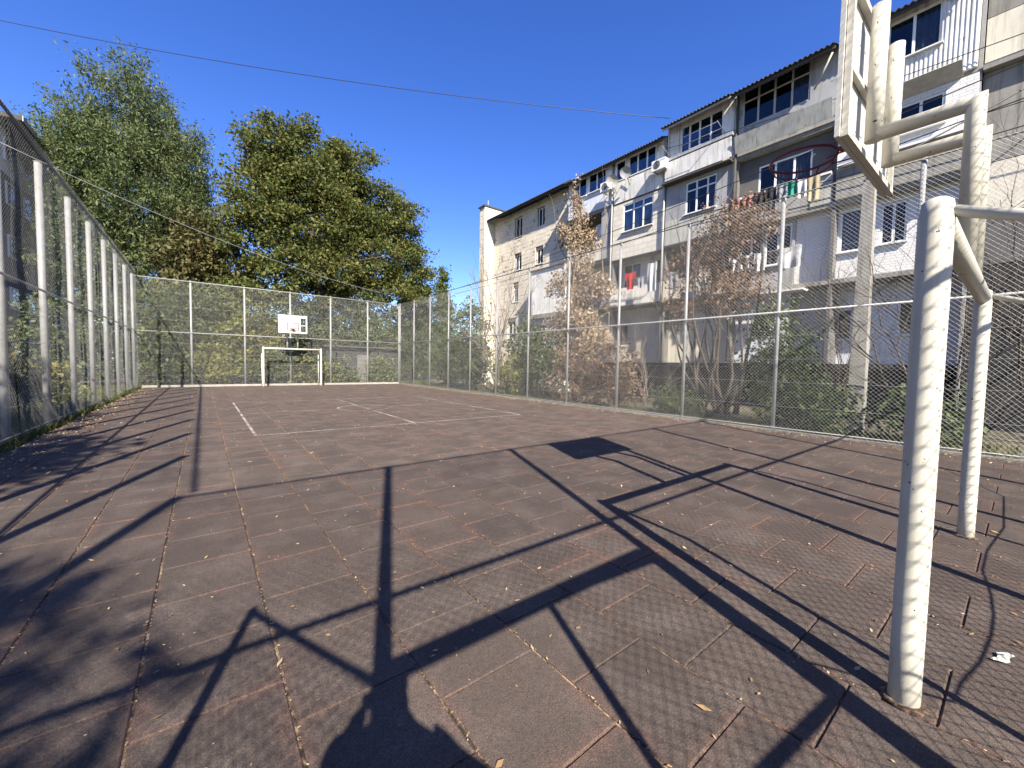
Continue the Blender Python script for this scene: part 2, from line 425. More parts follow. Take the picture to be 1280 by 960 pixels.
def fence(name, label, origin, rz, marks, post_r, side, mesh_gap, gates=(), pmat=None, zb=-.1, rail_r=.024, mids=(2.87,), wr=.0013, top=None, lift=0.0):
    """origin + local x along fence; posts at marks; mesh on local y = side*mesh_gap"""
    root = empty(name, origin, rz, label=label, cat='fence'); pmat = pmat or M_GALV
    for u in marks:
        mb = MB().tube([(u, 0, zb-.2), (u, 0, H+.02)], post_r, 14)
        mb.build('post', pmat, root)
        MB().tube([(u, 0, H+.018), (u, 0, H+.03)], post_r*1.12, 14).build('post_cap', pmat, root)
    a, b = marks[0], marks[-1]; rr = rail_r
    tube('top_rail', top or pmat, [(a, side*(post_r+rr*.6), H-.03+lift), (b, side*(post_r+rr*.6), H-.03+lift)], rr if not top else .017+lift*.06, root, 10)
    for mz in mids:
        tube('middle_rail', pmat, [(a, side*(post_r+rr*.6), mz), (b, side*(post_r+rr*.6), mz)], rr, root, 10)
    tube('bottom_rail', pmat, [(a, side*(post_r+rr*.6), .09), (b, side*(post_r+rr*.6), .09)], .012, root, 8)
    yo = side*(post_r+2*rr*.8+mesh_gap)
    for i in range(len(marks)-1):
        L = marks[i+1]-marks[i]; lo = .06
        for g in gates:
            if abs(marks[i]-g[0]) < .01: lo = g[1]
        V, F = wire_mesh(L, lo, H-.02+lift, 100+i+int(origin[0]*10), r=wr); V[:, 0] += marks[i]; V[:, 1] += yo
        npmesh('wire_mesh', V, F, M_WIRE, root, kind='stuff')
    for tz in (.62, 1.2, 1.75, 2.3, 3.5, 4.2, 4.9):
        if gates and tz < 2.5: continue
        pts = [(a+(b-a)*i/40, yo+.004+.006*math.sin(i), tz+.01*math.sin(i*1.7)) for i in range(41)]
        tube('tension_wire', M_WIRE, pts, .0022, root, 4)
    return root
YS = [27.2-2.345*k for k in range(12, -1, -1)]                  # -.94 .. 27.2
fence('right_fence', 'tall chain link fence on grey posts between the court and the flats', (11.02, 0, 0), R(90), YS, .043, 1, .004, wr=.0017, top=M_BLACK)
fence('left_fence', 'tall chain link fence with thick grey posts, backlit, along the weedy left side', (-2.72, 0, 0), R(90), YS, .062, -1, .05, pmat=M_GALV2, zb=-.3, top=M_BLACK, wr=.0013, lift=.2)
BX = [-2.72, -.47, 1.91, 4.21, 6.49, 8.83, 11.02]
fence('back_fence', 'tall sunlit chain link fence across the far end behind the small goal', (0, 27.42, 0), 0, BX, .048, -1, .004, pmat=M_GALV2)
NX = [-2.72, -.4, 1.8, 4.0, 6.2, 8.5, 11.02]
nf = fence('gate_fence', 'chain link fence with the gateway at the near end of the court', (0, -.94, 0), 0, NX, .05, 1, .004, gates=((-.4, 2.42),), wr=.0026)
box('gate_lintel', M_GALV2, (-.35, -.04, 2.36), (1.75, .04, 2.44), nf)
def gate_leaf(loc, rz, wd, label):
    g = empty('gate_leaf', loc, rz, label=label, cat='gate', group='leaves of the double gate')
    for a, b in (((0, 0, .08), (0, 0, 2.3)), ((wd, 0, .08), (wd, 0, 2.3))): tube('stile', M_GALV2, [a, b], .025, g, 10)
    for z in (.1, 1.2, 2.28): tube('rail', M_GALV2, [(.025, 0, z), (wd-.025, 0, z)], .022, g, 10)
    V, F = wire_mesh(wd, .1, 2.28, 5, r=.0022); npmesh('wire_mesh', V, F, M_WIRE, g, kind='stuff')
    MB().box((wd-.08, -.04, 1.0), (wd-.02, .04, 1.16)).build('latch', M_BLACK, g)
gate_leaf((-.37, -.88, 0), math.atan2(1.0, -.42), 1.1, 'left gate leaf swung open into the court behind the camera')
gate_leaf((1.74, -.92, 0), math.atan2(.1, -1), 1.03, 'right gate leaf standing nearly closed behind the camera')

# ------------------------------------------------------------------ goals with hoops
def goal(panel_cut):
    """local origin midway between the post feet; the court lies towards +y"""
    g = empty('goal_with_hoop')
    hw = 1.505; zt = 2.2
    for s in (-1, 1):
        mb = MB().tube([(s*hw, 0, -.2), (s*hw, 0, .3), (s*hw, 0, 1.2), (s*hw, 0, zt-.02), (s*hw, 0, zt+.028), (s*hw, 0, zt+.045)], [.056, .056, .056, .056, .05, .03], 24)
        mb.build('post', M_CREAM, g)
        MB().tube([(s*hw, 0, 0), (s*hw, 0, .012)], [.085, .07], 20).build('post_collar', M_SEAM, g)
        mb = MB().tube([(s*hw, -.05, zt-.02), (s*hw, -.5, zt-.19), (s*hw, -.72, zt-.3)], .024, 12); st = mb.build('back_stay', M_CREAM, g)
        mb = MB().tube([(s*hw, -.72, zt-.29), (s*hw, -.72, -.1)], .024, 12); mb.build('stay_leg', M_CREAM, g)
    tube('crossbar', M_CREAM, [(-hw+.045, 0, zt-.03), (hw-.045, 0, zt-.03)], .05, g, 22)
    za = 3.16
    for x in (-.24, .30):
        up = MB().mitre([(x, 0, zt), (x, 0, za), (x, .46, za)], .046, 24).build('upright', M_CREAM, g)
        mb = MB().tube([(x, .475, za-.035), (x, .475, 4.04)], .05, 22); mb.build('board_post', M_CREAM, g)
        for z in (3.3, 3.62, 3.9): MB().tube([(x-.07, .478, z), (x+.11, .476, z+.02)], .004, 6).build('bolt', M_GALV, g)
    bx0, bx1, bz0, bz1 = -.64, .83, 3.06, 4.08
    # welded angle frame behind the panel
    mb = MB()
    for z in (bz0, bz1-.045): mb.box((bx0+.02, .53, z), (bx1-.02, .57, z+.045))
    for x in (bx0+.02, bx1-.06, ): mb.box((x, .532, bz0+.046), (x+.04, .568, bz1-.046))
    mb.box((bx0+.061, .535, 3.5), (bx1-.061, .565, 3.54))
    mb.build('board_frame', M_CREAM, g)
    mb = MB()
    if panel_cut:
        cx = bx1-.04-.40
        mb.box((bx0+0, .5725, bz0), (bx0+.36, .6, bz1))            # board is seen from +y: its right is local -x
        mb = MB(); e = .05
        hx0, hx1, hz0, hz1 = bx0+.07, bx0+.34, bz0+.1, bz1-.14
        for q in (((bx0, bz0), (hx0, bz1)), ((hx1, bz0), (bx1, bz1)), ((hx0, bz0), (hx1, hz0)), ((hx0, hz1), (hx1, bz1))):
            mb.box((q[0][0], .5725, q[0][1]), (q[1][0], .6, q[1][1]))
    else:
        mb.box((bx0, .5725, bz0), (bx1, .6, bz1))
    pn = mb.build('backboard', M_BOARD, g)
    mb = MB(); cx = (bx0+bx1)/2; a0, a1, c0, c1 = cx-.3, cx+.3, 3.2, 3.65; e = .035
    mb.box((a0, .6005, c0), (a1, .604, c0+e)); mb.box((a0, .6005, c1-e), (a1, .604, c1)); mb.box((a0, .6005, c0+e), (a0+e, .604, c1-e)); mb.box((a1-e, .6005, c0+e), (a1, .604, c1-e))
    mb.build('target_outline', M_BLACK, pn)
    zh = 3.3; hc = Vector((cx, .6+.40, zh))
    h = MB(); nn = 40; pts = [hc+Vector((.235*math.cos(2*math.pi*i/nn), .235*math.sin(2*math.pi*i/nn), 0)) for i in range(nn+1)]
    h.tube(pts, .0105, 8, caps=False); hp = h.build('hoop', M_RED, g)
    mb = MB()
    lp = [hc+Vector((.235*math.cos(t), .235*math.sin(t), -.065)) for t in np.linspace(R(-205), R(25), 30)]
    mb.box((cx-.075, .605, zh-.075), (cx+.075, .613, zh+.02))
    mb.box((cx-.06, .614, zh-.018), (cx+.06, .75, zh-.012))
    mb.build('hoop_bracket', M_RED, hp)
    lo = MB(); ang = np.linspace(R(-80), R(95), 22)
    lo.tube([hc+Vector((.2*math.cos(t), .2*math.sin(t), -.075)) for t in ang], .006, 6)
    for t in (ang[0], ang[8], ang[15], ang[-1]):
        lo.tube([hc+Vector((.232*math.cos(t), .232*math.sin(t), -.004)), hc+Vector((.2*math.cos(t), .2*math.sin(t), -.075))], .006, 6)
    lo.build('hoop_brace', M_RED, hp)
    for t in (R(-70), R(250)):
        MB().tube([hc+Vector((.2*math.cos(t), .2*math.sin(t), -.078)), (cx+(.11 if math.cos(t) > 0 else -.11), .605, zh-.07)], .006, 6).build('hoop_rod', M_RED, hp)
    return g
g1 = goal(False); g1.location = (4.01, .27, 0)
tag(g1, 'cream tubular goal in the right foreground carrying a backboard and red hoop on bent arms', 'goal', 'goals with basketball hoops')
g2 = goal(True); g2.location = (4.2, 26.45, 0); g2.rotation_euler = (0, 0, math.pi)
tag(g2, 'small white goal with hoop and white backboard at the far end of the court', 'goal', 'goals with basketball hoops')

# ------------------------------------------------------------------ the block of flats on the right
M_STONE = simple('limestone', (.66, .60, .50), (.52, .465, .375), 1.7, .95, k=.86, bscale=18, bstr=.5, spots=(.30, .25, .19), spot_scale=2.2, spot_thr=.62)
M_MORTAR = simple('mortar', (.36, .32, .26), (.26, .23, .19), 6, 1)
M_WHITE = simple('white_plaster', (.76, .755, .735), (.58, .57, .545), 1.4, .85, k=.86, bscale=30, bstr=.25, streak=(.33, .31, .27), spots=(.42, .40, .36), spot_scale=1.5, spot_thr=.63)
M_CREAMW = simple('cream_plaster', (.66, .62, .52), (.52, .48, .39), 1.2, .9, k=.86, bscale=22, bstr=.3, streak=(.36, .32, .26))
M_GREYP = simple('grey_sheet', (.36, .365, .375), (.25, .255, .265), 1.2, .7, k=.86, streak=(.16, .155, .15), spots=(.2, .19, .18), spot_scale=1.7, spot_thr=.64)
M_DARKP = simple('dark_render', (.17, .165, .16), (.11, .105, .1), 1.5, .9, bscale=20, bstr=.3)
M_ASB = simple('asbestos_panel', (.46, .455, .41), (.33, .33, .30), 2.2, .9, k=.86, bscale=25, bstr=.3, streak=(.2, .2, .17))
M_SLATE = simple('old_roof_sheet', (.10, .095, .09), (.06, .058, .055), 3, .95, bscale=20, bstr=.4)
M_PVC = simple('white_frame', (.78, .78, .77), (.68, .68, .67), 3, .45, k=.86)
M_WOODW = simple('faded_white_wood', (.58, .57, .53), (.42, .41, .37), 5, .7, bscale=30, bstr=.3)
M_VOID = simple('shaded_undercroft', (.045, .043, .04), (.025, .025, .024), 2, 1)  # near-black colour paints in undercroft shade; lowest slab and wall panels share it
M_BRICKW = brickmat('white_painted_brick', (.72, .715, .70), (.66, .655, .64), (.48, .475, .46), .26, .085, .009, dirt=(.52, .51, .49))
M_BRICKC = brickmat('pale_block', (.66, .63, .56), (.56, .53, .46), (.40, .37, .31), .5, .25, .014, dirt=(.42, .39, .33))
M_BLUEW = simple('bluish_white_wall', (.66, .69, .75), (.54, .57, .63), 1.0, .85, k=.86, bscale=30, bstr=.2, streak=(.36, .37, .4), spots=(.44, .45, .47), spot_scale=1.9, spot_thr=.63)
def glassmat():
    m, t, p = base('window_glass')
    tr = nd(t, 'ShaderNodeBsdfTransparent'); tr.inputs[0].default_value = (.55, .6, .65, 1)
    gl = nd(t, 'ShaderNodeBsdfGlossy'); gl.inputs['Roughness'].default_value = .03; gl.inputs[0].default_value = (.9, .95, 1, 1)
    fr = nd(t, 'ShaderNodeFresnel', IOR=1.6); mx = nd(t, 'ShaderNodeMixShader')
    t.links.new(math_n(t, 'MULTIPLY', fr.outputs[0], .5, clamp=True), mx.inputs[0]); t.links.new(tr.outputs[0], mx.inputs[1]); t.links.new(gl.outputs[0], mx.inputs[2])
    t.links.new(mx.outputs[0], t.nodes['Material Output'].inputs[0]); return m
M_GLASS = glassmat()
M_CURT = simple('net_curtain', (.62, .61, .58), (.46, .45, .43), 6, .9)
M_DARKIN = simple('dark_room', (.03, .032, .038), (.02, .022, .026), 1, .9)  # near-black sheet colour stands in for the unlit rooms behind the glass

bld = empty('apartment_building', (18, 10, 0), label='long weathered four-storey block of flats with patchwork glazed balconies beside the court', cat='building')
def bp(name, mat, a, b, parent=None, **k):
    """box given in world coordinates, parented to the building"""
    off = Vector((18, 10, 0)) if parent is None else Vector((18, 10, 0))
    a = Vector(a)-off; b = Vector(b)-off
    return MB().box(a, b).build(name, mat, parent or bld, **k)
OFF = Vector((18, 10, 0))
def place(mb): mb.v = [tuple(Vector(p)-OFF) for p in mb.v]; return mb
def wall_holes(Yr, zr, X, th, holes):
    """vertical slab facing -x with rectangular openings (Y0,Y1,z0,z1)"""
    ys = sorted(set([Yr[0], Yr[1]]+[v for h in holes for v in h[:2] if Yr[0] < v < Yr[1]])); zs = sorted(set([zr[0], zr[1]]+[v for h in holes for v in h[2:] if zr[0] < v < zr[1]]))
    mb = MB(); inside = lambda y, z: any(h[0] < y < h[1] and h[2] < z < h[3] for h in holes)
    ny, nz = len(ys)-1, len(zs)-1
    solid = [[not inside((ys[i]+ys[i+1])/2, (zs[j]+zs[j+1])/2) for j in range(nz)] for i in range(ny)]
    ok = lambda i, j: 0 <= i < ny and 0 <= j < nz and solid[i][j]
    for i in range(ny):
        for j in range(nz):
            if not solid[i][j]: continue
            y0, y1, z0, z1 = ys[i], ys[i+1], zs[j], zs[j+1]; Xb = X+th
            mb.face([(X,y1,z0),(X,y0,z0),(X,y0,z1),(X,y1,z1)][::-1][::-1]); mb.face([(Xb,y0,z0),(Xb,y1,z0),(Xb,y1,z1),(Xb,y0,z1)])
            if not ok(i-1, j): mb.face([(X,y0,z0),(Xb,y0,z0),(Xb,y0,z1),(X,y0,z1)])
            if not ok(i+1, j): mb.face([(Xb,y1,z0),(X,y1,z0),(X,y1,z1),(Xb,y1,z1)])
            if not ok(i, j-1): mb.face([(X,y0,z0),(X,y1,z0),(Xb,y1,z0),(Xb,y0,z0)])
            if not ok(i, j+1): mb.face([(X,y0,z1),(Xb,y0,z1),(Xb,y1,z1),(X,y1,z1)])
    return mb
def window(par, X, Y0, Y1, z0, z1, splits, transom=None, mat=None, curtain=(), sill=True, dark=True, fw=.055):
    """frame, panes and sill set X deep; splits = relative pane edges between 0 and 1 counted from the far (large y) side"""
    mat = mat or M_PVC; mb = MB(); g = .004
    Y0 += g; Y1 -= g; z0 += g; z1 -= g
    mb.box((X, Y0, z0), (X+.06, Y1, z0+fw)); mb.box((X, Y0, z1-fw), (X+.06, Y1, z1))
    mb.box((X, Y0, z0+fw), (X+.06, Y0+fw, z1-fw)); mb.box((X, Y1-fw, z0+fw), (X+.06, Y1, z1-fw))
    ed = [Y1-fw]+[Y1-(Y1-Y0)*s for s in splits]+[Y0+fw]
    for e in ed[1:-1]: mb.box((X+.002, e-fw*.6, z0+fw), (X+.062, e+fw*.6, z1-fw))
    zs = [z0+fw, z1-fw]
    if transom: zs = [z0+fw, transom, z1-fw]
    cells = []
    for i in range(len(ed)-1):
        yb = ed[i]-(fw*.6 if i else 0); ya = ed[i+1]+(fw*.6 if i < len(ed)-2 else 0)
        for j in range(len(zs)-1):
            zb, zt = zs[j]+(fw*.5 if j else 0), zs[j+1]-(fw*.5 if j < len(zs)-2 else 0)
            cells.append((i, ya, yb, zb, zt))
        if transom: mb.box((X+.001, ya, transom-fw*.5), (X+.058, yb, transom+fw*.5))
    place(mb).build('window_frame', mat, par)
    for i, ya, yb, zb, zt in cells:
        bp('pane', M_GLASS, (X+.025, ya-.004, zb-.004), (X+.031, yb+.004, zt+.004), par)
    for i in curtain:
        ya, yb = ed[i+1], ed[i]; n = 14; c = MB()
        for k in range(n):
            u0, u1 = ya+(yb-ya)*k/n, ya+(yb-ya)*(k+1)/n; x0, x1 = X+.12+.03*math.sin(k*1.9), X+.12+.03*math.sin((k+1)*1.9)
            c.face([(x0, u0, z0+.05), (x1, u1, z0+.05), (x1, u1, z1-.04), (x0, u0, z1-.04)], True)
        place(c).build('curtain', M_CURT, par)
    if sill: bp('window_sill', mat, (X-.14, Y0-.05, z0-.045), (X+.0, Y1+.05, z0-.008), par)
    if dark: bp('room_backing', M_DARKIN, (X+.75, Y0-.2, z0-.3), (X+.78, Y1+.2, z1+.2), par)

# core and recessed rear wall
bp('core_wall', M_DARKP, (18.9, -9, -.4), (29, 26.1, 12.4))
stone_holes = [(22.35, 23.2, 10.65, 12.0), (20.02, 20.72, 10.8, 12.0), (22.38, 23.2, 8.3, 9.4), (20.1, 20.86, 8.32, 9.36), (22.68, 23.3, 6.05, 7.25), (22.9, 23.9, 3.2, 4.67), (24.6, 25.5, .15, 1.62)]
rear = place(wall_holes((16.9, 26.0), (-.3, 12.45), 18.04, .2, stone_holes)).build('stone_wall', M_MORTAR, bld)
mb = MB(); z = -.2; row = 0
while z < 12.45:
    zt = min(z+.255, 12.48); y = 17.0-(.22 if row % 2 else 0)
    while y < 25.7:
        yb = min(y+.47+random.random()*.05, 25.72); segs = [(max(y, 16.95), yb)]
        for h in stone_holes:
            if h[2] < zt and h[3] > z:
                ns = []
                for a, b in segs:
                    if b <= h[0] or a >= h[1]: ns.append((a, b))
                    else:
                        if a < h[0]: ns.append((a, h[0]))
                        if b > h[1]: ns.append((h[1], b))
                segs = ns
        for a, b in segs:
            if b-a > .05:
                d = random.random()*.018; mb.box((17.985+d, a+.005, z+.005), (18.05, b-.005, zt-.006))
        y = yb
    z = zt; row += 1
place(mb).build('stone_blocks', M_STONE, bld, kind='stuff')
for i, h in enumerate(stone_holes):
    window(bld, 18.12, *h, (.5,), None, curtain=((0,) if i in (2, 5) else ()), sill=True)
# gable end fin that stands above the eaves
fin = bp('gable_wall', M_STONE, (17.1, 25.75, -.3), (28.6, 26.45, 13.45)); 
bp('coping', M_SLATE, (16.98, 25.68, 13.455), (28.7, 26.55, 13.56), fin)
MB().tube([Vector((17.6, 26.1, 13.5))-OFF, Vector((17.6, 26.1, 14.1))-OFF], .04, 8).build('vent_pipe', M_GALV2, fin)
mb = MB(); z = -.2; row = 0                       # block courses on the fin face
while z < 13.4:
    zt = min(z+.255, 13.44); m = 26.1+(.09 if row % 2 else -.1)
    for a, b in ((25.76, m), (m, 26.44)): mb.box((17.07+.015*random.random(), a+.004, z+.005), (17.105, b-.004, zt-.006))
    z = zt; row += 1
place(mb).build('fin_blocks', M_STONE, fin, kind='stuff')
# roof of corrugated sheets
def corrugated(yr, x0, z0, x1, z1, pitch=.15, amp=.03, th=.02):
    mb = MB(); n = int((yr[1]-yr[0])/pitch*6); m = 1
    P = []
    for i in range(n+1):
        y = yr[0]+(yr[1]-yr[0])*i/n; w_ = amp*math.sin(2*math.pi*y/pitch)
        P.append(((x0, y, z0+w_), (x1, y, z1+w_), (x0, y, z0+w_-th), (x1, y, z1+w_-th)))
    for i in range(n):
        a, b = P[i], P[i+1]
        mb.face([a[0], a[1], b[1], b[0]][::-1], True); mb.face([a[2], b[2], b[3], a[3]][::-1], True); mb.face([a[0], b[0], b[2], a[2]][::-1])
    return place(mb)
roofs = [((16.92, 25.7), 17.2, 12.40), ((10.65, 16.9), 16.6, 11.95), ((7.62, 10.6), 16.4, 12.22), ((4.32, 7.6), 16.32, 12.12), ((1.2, 4.3), 16.6, 12.34), ((-9, 1.15), 16.9, 12.6)]
for yr, x0, z0 in roofs:
    r_ = corrugated(yr, x0, z0, 23, z0+(23-x0)*.37).build('roof_sheet', M_SLATE, bld)
    bp('eave_board', M_WOODW if yr[0] in (7.62,) else M_SLATE, (x0+.1, yr[0]+.01, z0-.13), (x0+.13, yr[1]-.01, z0-.045), r_)
# floor slabs that carry the balconies
for z in (1.73, 4.6, 7.22, 9.93):
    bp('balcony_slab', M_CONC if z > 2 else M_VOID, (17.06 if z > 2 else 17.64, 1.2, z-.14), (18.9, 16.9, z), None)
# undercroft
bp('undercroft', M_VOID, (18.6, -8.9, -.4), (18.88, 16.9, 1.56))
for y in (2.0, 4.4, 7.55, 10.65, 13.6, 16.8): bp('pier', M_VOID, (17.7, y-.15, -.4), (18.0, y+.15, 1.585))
# party walls between the stacks
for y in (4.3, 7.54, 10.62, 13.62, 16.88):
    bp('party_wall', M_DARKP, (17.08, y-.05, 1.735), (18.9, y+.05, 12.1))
bp('rear_wall', M_CREAMW, (18.55, 1.3, 1.74), (18.75, 16.83, 12.3))

def balcony(name, mat, Yr, zr, holes, X=17.0, th=.1): 
    return place(wall_holes(Yr, zr, X, th, holes)).build(name, mat, bld)
# -------- row 4
b = balcony('balcony_front', M_BLUEW, (13.68, 16.85), (9.94, 12.1), [(14.13, 15.35, 10.98, 12.02), (15.5, 16.6, 10.98, 12.02)])
window(b, 17.03, 14.13, 15.35, 10.98, 12.02, (.48,), curtain=(1,)); window(b, 17.05, 15.5, 16.6, 10.98, 12.02, (.5,))
b = balcony('balcony_front', M_WHITE, (10.67, 13.57), (9.94, 12.1), [(11.18, 12.72, 10.98, 11.98), (12.9, 13.5, 10.98, 11.98)])
window(b, 17.03, 12.9, 13.5, 10.98, 11.98, ()); window(b, 17.03, 11.18, 12.72, 10.98, 11.98, (.34, .68), curtain=(0,))
for i in range(6):                               # loose cladding boards on the parapet
    y = 10.72+i*.47; m = Matrix.Translation(Vector((16.985, y, 9.86))-OFF) @ Matrix.Rotation(R(-7+3*random.random()), 4, 'Y')
    MB().box((-.02, .006, 0), (.0, .464, 1.0), m).build('cladding_board', M_WHITE, b)
b = balcony('balcony_front', M_WHITE, (7.6, 10.58), (9.94, 12.42), [(8.1, 9.95, 11.0, 12.15)], X=16.98)
window(b, 17.0, 8.1, 9.95, 11.0, 12.15, (.22, .46, .72), curtain=(0,))
bp('ledge', M_GREYP, (16.75, 7.62, 10.8), (16.975, 10.56, 10.92), b)
for i in range(4):
    y = 7.66+i*.73; m = Matrix.Translation(Vector((16.86, y, 9.98))-OFF) @ Matrix.Rotation(R(-5), 4, 'Y')
    MB().box((-.02, .006, 0), (0, .722, .78), m).build('cladding_board', M_WHITE, b)
b = balcony('balcony_front', M_GREYP, (4.36, 7.5), (9.94, 12.45), [(5.14, 7.38, 10.98, 12.4)])
window(b, 17.02, 5.14, 7.38, 10.98, 12.4, (.25, .5, .75), transom=11.95, mat=M_WOODW, sill=False, curtain=(3,))
for i in range(4):
    y = 4.4+i*.78; m = Matrix.Translation(Vector((16.86, y, 10.0))-OFF) @ Matrix.Rotation(R(-14), 4, 'Y')
    MB().box((-.025, .006, 0), (0, .77, .62+.03*random.random()), m).build('asbestos_board', M_ASB, b)
MB().tube([Vector((16.9, 5.0, 11.2))-OFF, Vector((16.6, 4.45, 12.0))-OFF], .035, 6).build('prop', M_WOODW, b)
b = balcony('balcony_front', M_WHITE, (1.25, 4.26), (9.94, 12.44), [(1.98, 3.16, 11.0, 12.22)], X=16.97)
window(b, 17.0, 1.98, 3.16, 11.0, 12.22, (.5,), curtain=(1,))
mb = MB(); y = 1.27
while y < 4.2:
    for za, zb in (((9.96, 12.42),) if not (1.9 < y < 3.2) else ((9.96, 10.93),)):
        mb.face([(16.968, y, za), (16.968, y, zb), (16.955, y+.02, zb), (16.955, y+.02, za)]); mb.face([(16.955, y+.02, za), (16.955, y+.02, zb), (16.955, y+.05, zb), (16.955, y+.05, za)]); mb.face([(16.955, y+.05, za), (16.955, y+.05, zb), (16.968, y+.07, zb), (16.968, y+.07, za)])
    y += .098
mb.f = [f[::-1] for f in mb.f]
place(mb).build('corrugated_cladding', M_WHITE, b)
# -------- row 3
b = balcony('balcony_front', M_GREYP, (13.68, 14.35), (7.23, 9.78), [])
b2 = balcony('balcony_parapet', M_CREAMW, (14.36, 16.85), (7.23, 8.25), [])
bp('door_leaf', M_BLUEW, (17.6, 13.7+.75, 7.3), (17.66, 15.2, 9.4), b2)
b = balcony('balcony_front', M_BRICKC, (10.67, 13.57), (7.0, 9.78), [(11.24, 12.96, 8.3, 9.68)])
window(b, 17.02, 11.24, 12.96, 8.3, 9.68, (.36, .68), transom=9.33, curtain=(0, 1, 2))
bp('awning_edge', M_SLATE, (16.6, 7.6, 9.76), (17.0, 10.6, 9.81), b)
b = balcony('balcony_front', M_GREYP, (7.6, 10.58), (7.05, 9.78), [(8.28, 9.62, 8.25, 9.62)])
window(b, 17.02, 8.28, 9.62, 8.25, 9.62, (.36, .72), transom=9.25, curtain=(2,))
bp('parapet_panel', M_ASB, (16.955, 7.62, 7.1), (16.995, 10.56, 8.18), b)
b = balcony('balcony_front', M_DARKP, (4.36, 7.5), (8.28, 9.78), [(5.05, 6.8, 8.36, 9.38)], X=17.3)
window(b, 17.32, 5.05, 6.8, 8.36, 9.38, (.33, .68), curtain=(1, 2))
bp('balcony_ledge', M_PVC, (16.95, 4.4, 8.2), (17.29, 7.48, 8.27), b)
bp('parapet_panel', M_ASB, (17.02, 4.36, 7.23), (17.06, 4.98, 8.19), b); bp('parapet_panel', M_GREYP, (17.05, 5.0, 7.23), (17.09, 7.5, 7.8), b)
b = balcony('balcony_front', M_BRICKW, (1.2, 4.26), (7.23, 9.78), [(1.82, 2.82, 8.72, 9.6), (2.95, 3.9, 8.72, 9.6)])
window(b, 17.02, 1.82, 2.82, 8.72, 9.6, (.5,)); window(b, 17.02, 2.95, 3.9, 8.72, 9.6, (.5,))
m = Matrix.Translation(Vector((16.985, 1.5, 9.82))-OFF) @ Matrix.Rotation(R(25), 4, 'Y')
MB().box((-.55, 0, -.02), (0, 2.5, 0), m).build('awning', M_WOODW, b)
bp('ledge', M_PVC, (16.8, 1.3, 8.25), (16.995, 4.2, 8.33), b); bp('apron', M_CONC, (16.96, 1.22, 7.24), (16.995, 4.24, 8.2), b)
# -------- row 2
b = balcony('projecting_bay', M_WHITE, (16.95, 20.0), (4.72, 7.5), [], X=17.0, th=1.0); bp('bay_cap', M_SLATE, (16.9, 16.95, 7.505), (18.0, 20.1, 7.57), b)
bp('bay_ledge', M_CONC, (16.85, 16.95, 4.45), (18.0, 20.15, 4.715), b); bp('lower_bay', M_WHITE, (17.12, 16.95, -.3), (18.0, 19.9, 4.445), b)
b = balcony('balcony_parapet', M_WHITE, (10.67, 14.2), (4.62, 5.5), []); r_ = place(wall_holes((10.67, 16.85), (4.75, 7.1), 17.9, .1, [(11.28, 11.95, 5.58, 6.85), (12.4, 13.5, 4.8, 6.9)])).build('loggia_wall', M_WHITE, bld)
window(r_, 17.92, 11.28, 11.95, 5.58, 6.85, (.5,)); window(r_, 17.92, 12.4, 13.5, 4.8, 6.9, (.5,))
corrugated((10.1, 14.3), 16.85, 4.54, 17.1, 4.64, .12, .02).build('rain_skirt', M_SLATE, b)
tube('clothes_rail', M_GALV, [Vector((16.6, 10.7, 5.75))-OFF, Vector((16.6, 13.6, 5.75))-OFF], .015, b, 6)
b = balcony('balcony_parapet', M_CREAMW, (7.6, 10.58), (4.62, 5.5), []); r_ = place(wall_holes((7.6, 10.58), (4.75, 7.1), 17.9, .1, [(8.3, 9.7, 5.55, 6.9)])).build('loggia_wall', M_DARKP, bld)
window(r_, 17.92, 8.3, 9.7, 5.55, 6.9, (.5,))
b = balcony('balcony_front', M_GREYP, (5.5, 7.5), (4.62, 7.1), [(5.6, 6.5, 5.5, 6.95), (6.6, 7.4, 5.5, 6.95)], X=17.4); window(b, 17.43, 5.6, 6.5, 5.5, 6.95, (.5,)); window(b, 17.43, 6.6, 7.4, 5.5, 6.95, (.5,))
b = balcony('balcony_front', M_BRICKW, (1.2, 5.48), (4.62, 7.1), [(3.54, 4.2, 5.55, 6.95), (2.52, 3.15, 5.6, 6.88)], X=17.45)
window(b, 17.49, 3.54, 4.2, 5.55, 6.95, (), curtain=(0,)); window(b, 17.49, 2.52, 3.15, 5.6, 6.88, (.5,))
bp('lean_to_roof', M_WHITE, (16.5, 4.9, 4.3), (17.05, 6.4, 4.36), b)
# -------- row 1
b = balcony('ground_floor_front', M_CREAMW, (7.6, 16.85), (1.74, 4.45), [(12.9, 14.0, 2.6, 3.8)], X=17.62); window(b, 17.68, 12.9, 14.0, 2.6, 3.8, (.5,))
b = balcony('ground_floor_front', M_BLUEW, (5.6, 7.5), (1.75, 4.45), [(6.36, 6.84, 2.95, 3.56)], X=17.5); window(b, 17.52, 6.36, 6.84, 2.95, 3.56, (), fw=.07)
b = balcony('ground_floor_front', M_BLUEW, (1.2, 5.55), (1.68, 4.45), [(3.85, 4.3, 2.6, 3.7), (1.9, 2.7, 2.7, 3.8)], X=18.1); window(b, 18.14, 3.85, 4.3, 2.6, 3.7, ()); window(b, 18.14, 1.9, 2.7, 2.7, 3.8, (.5,))
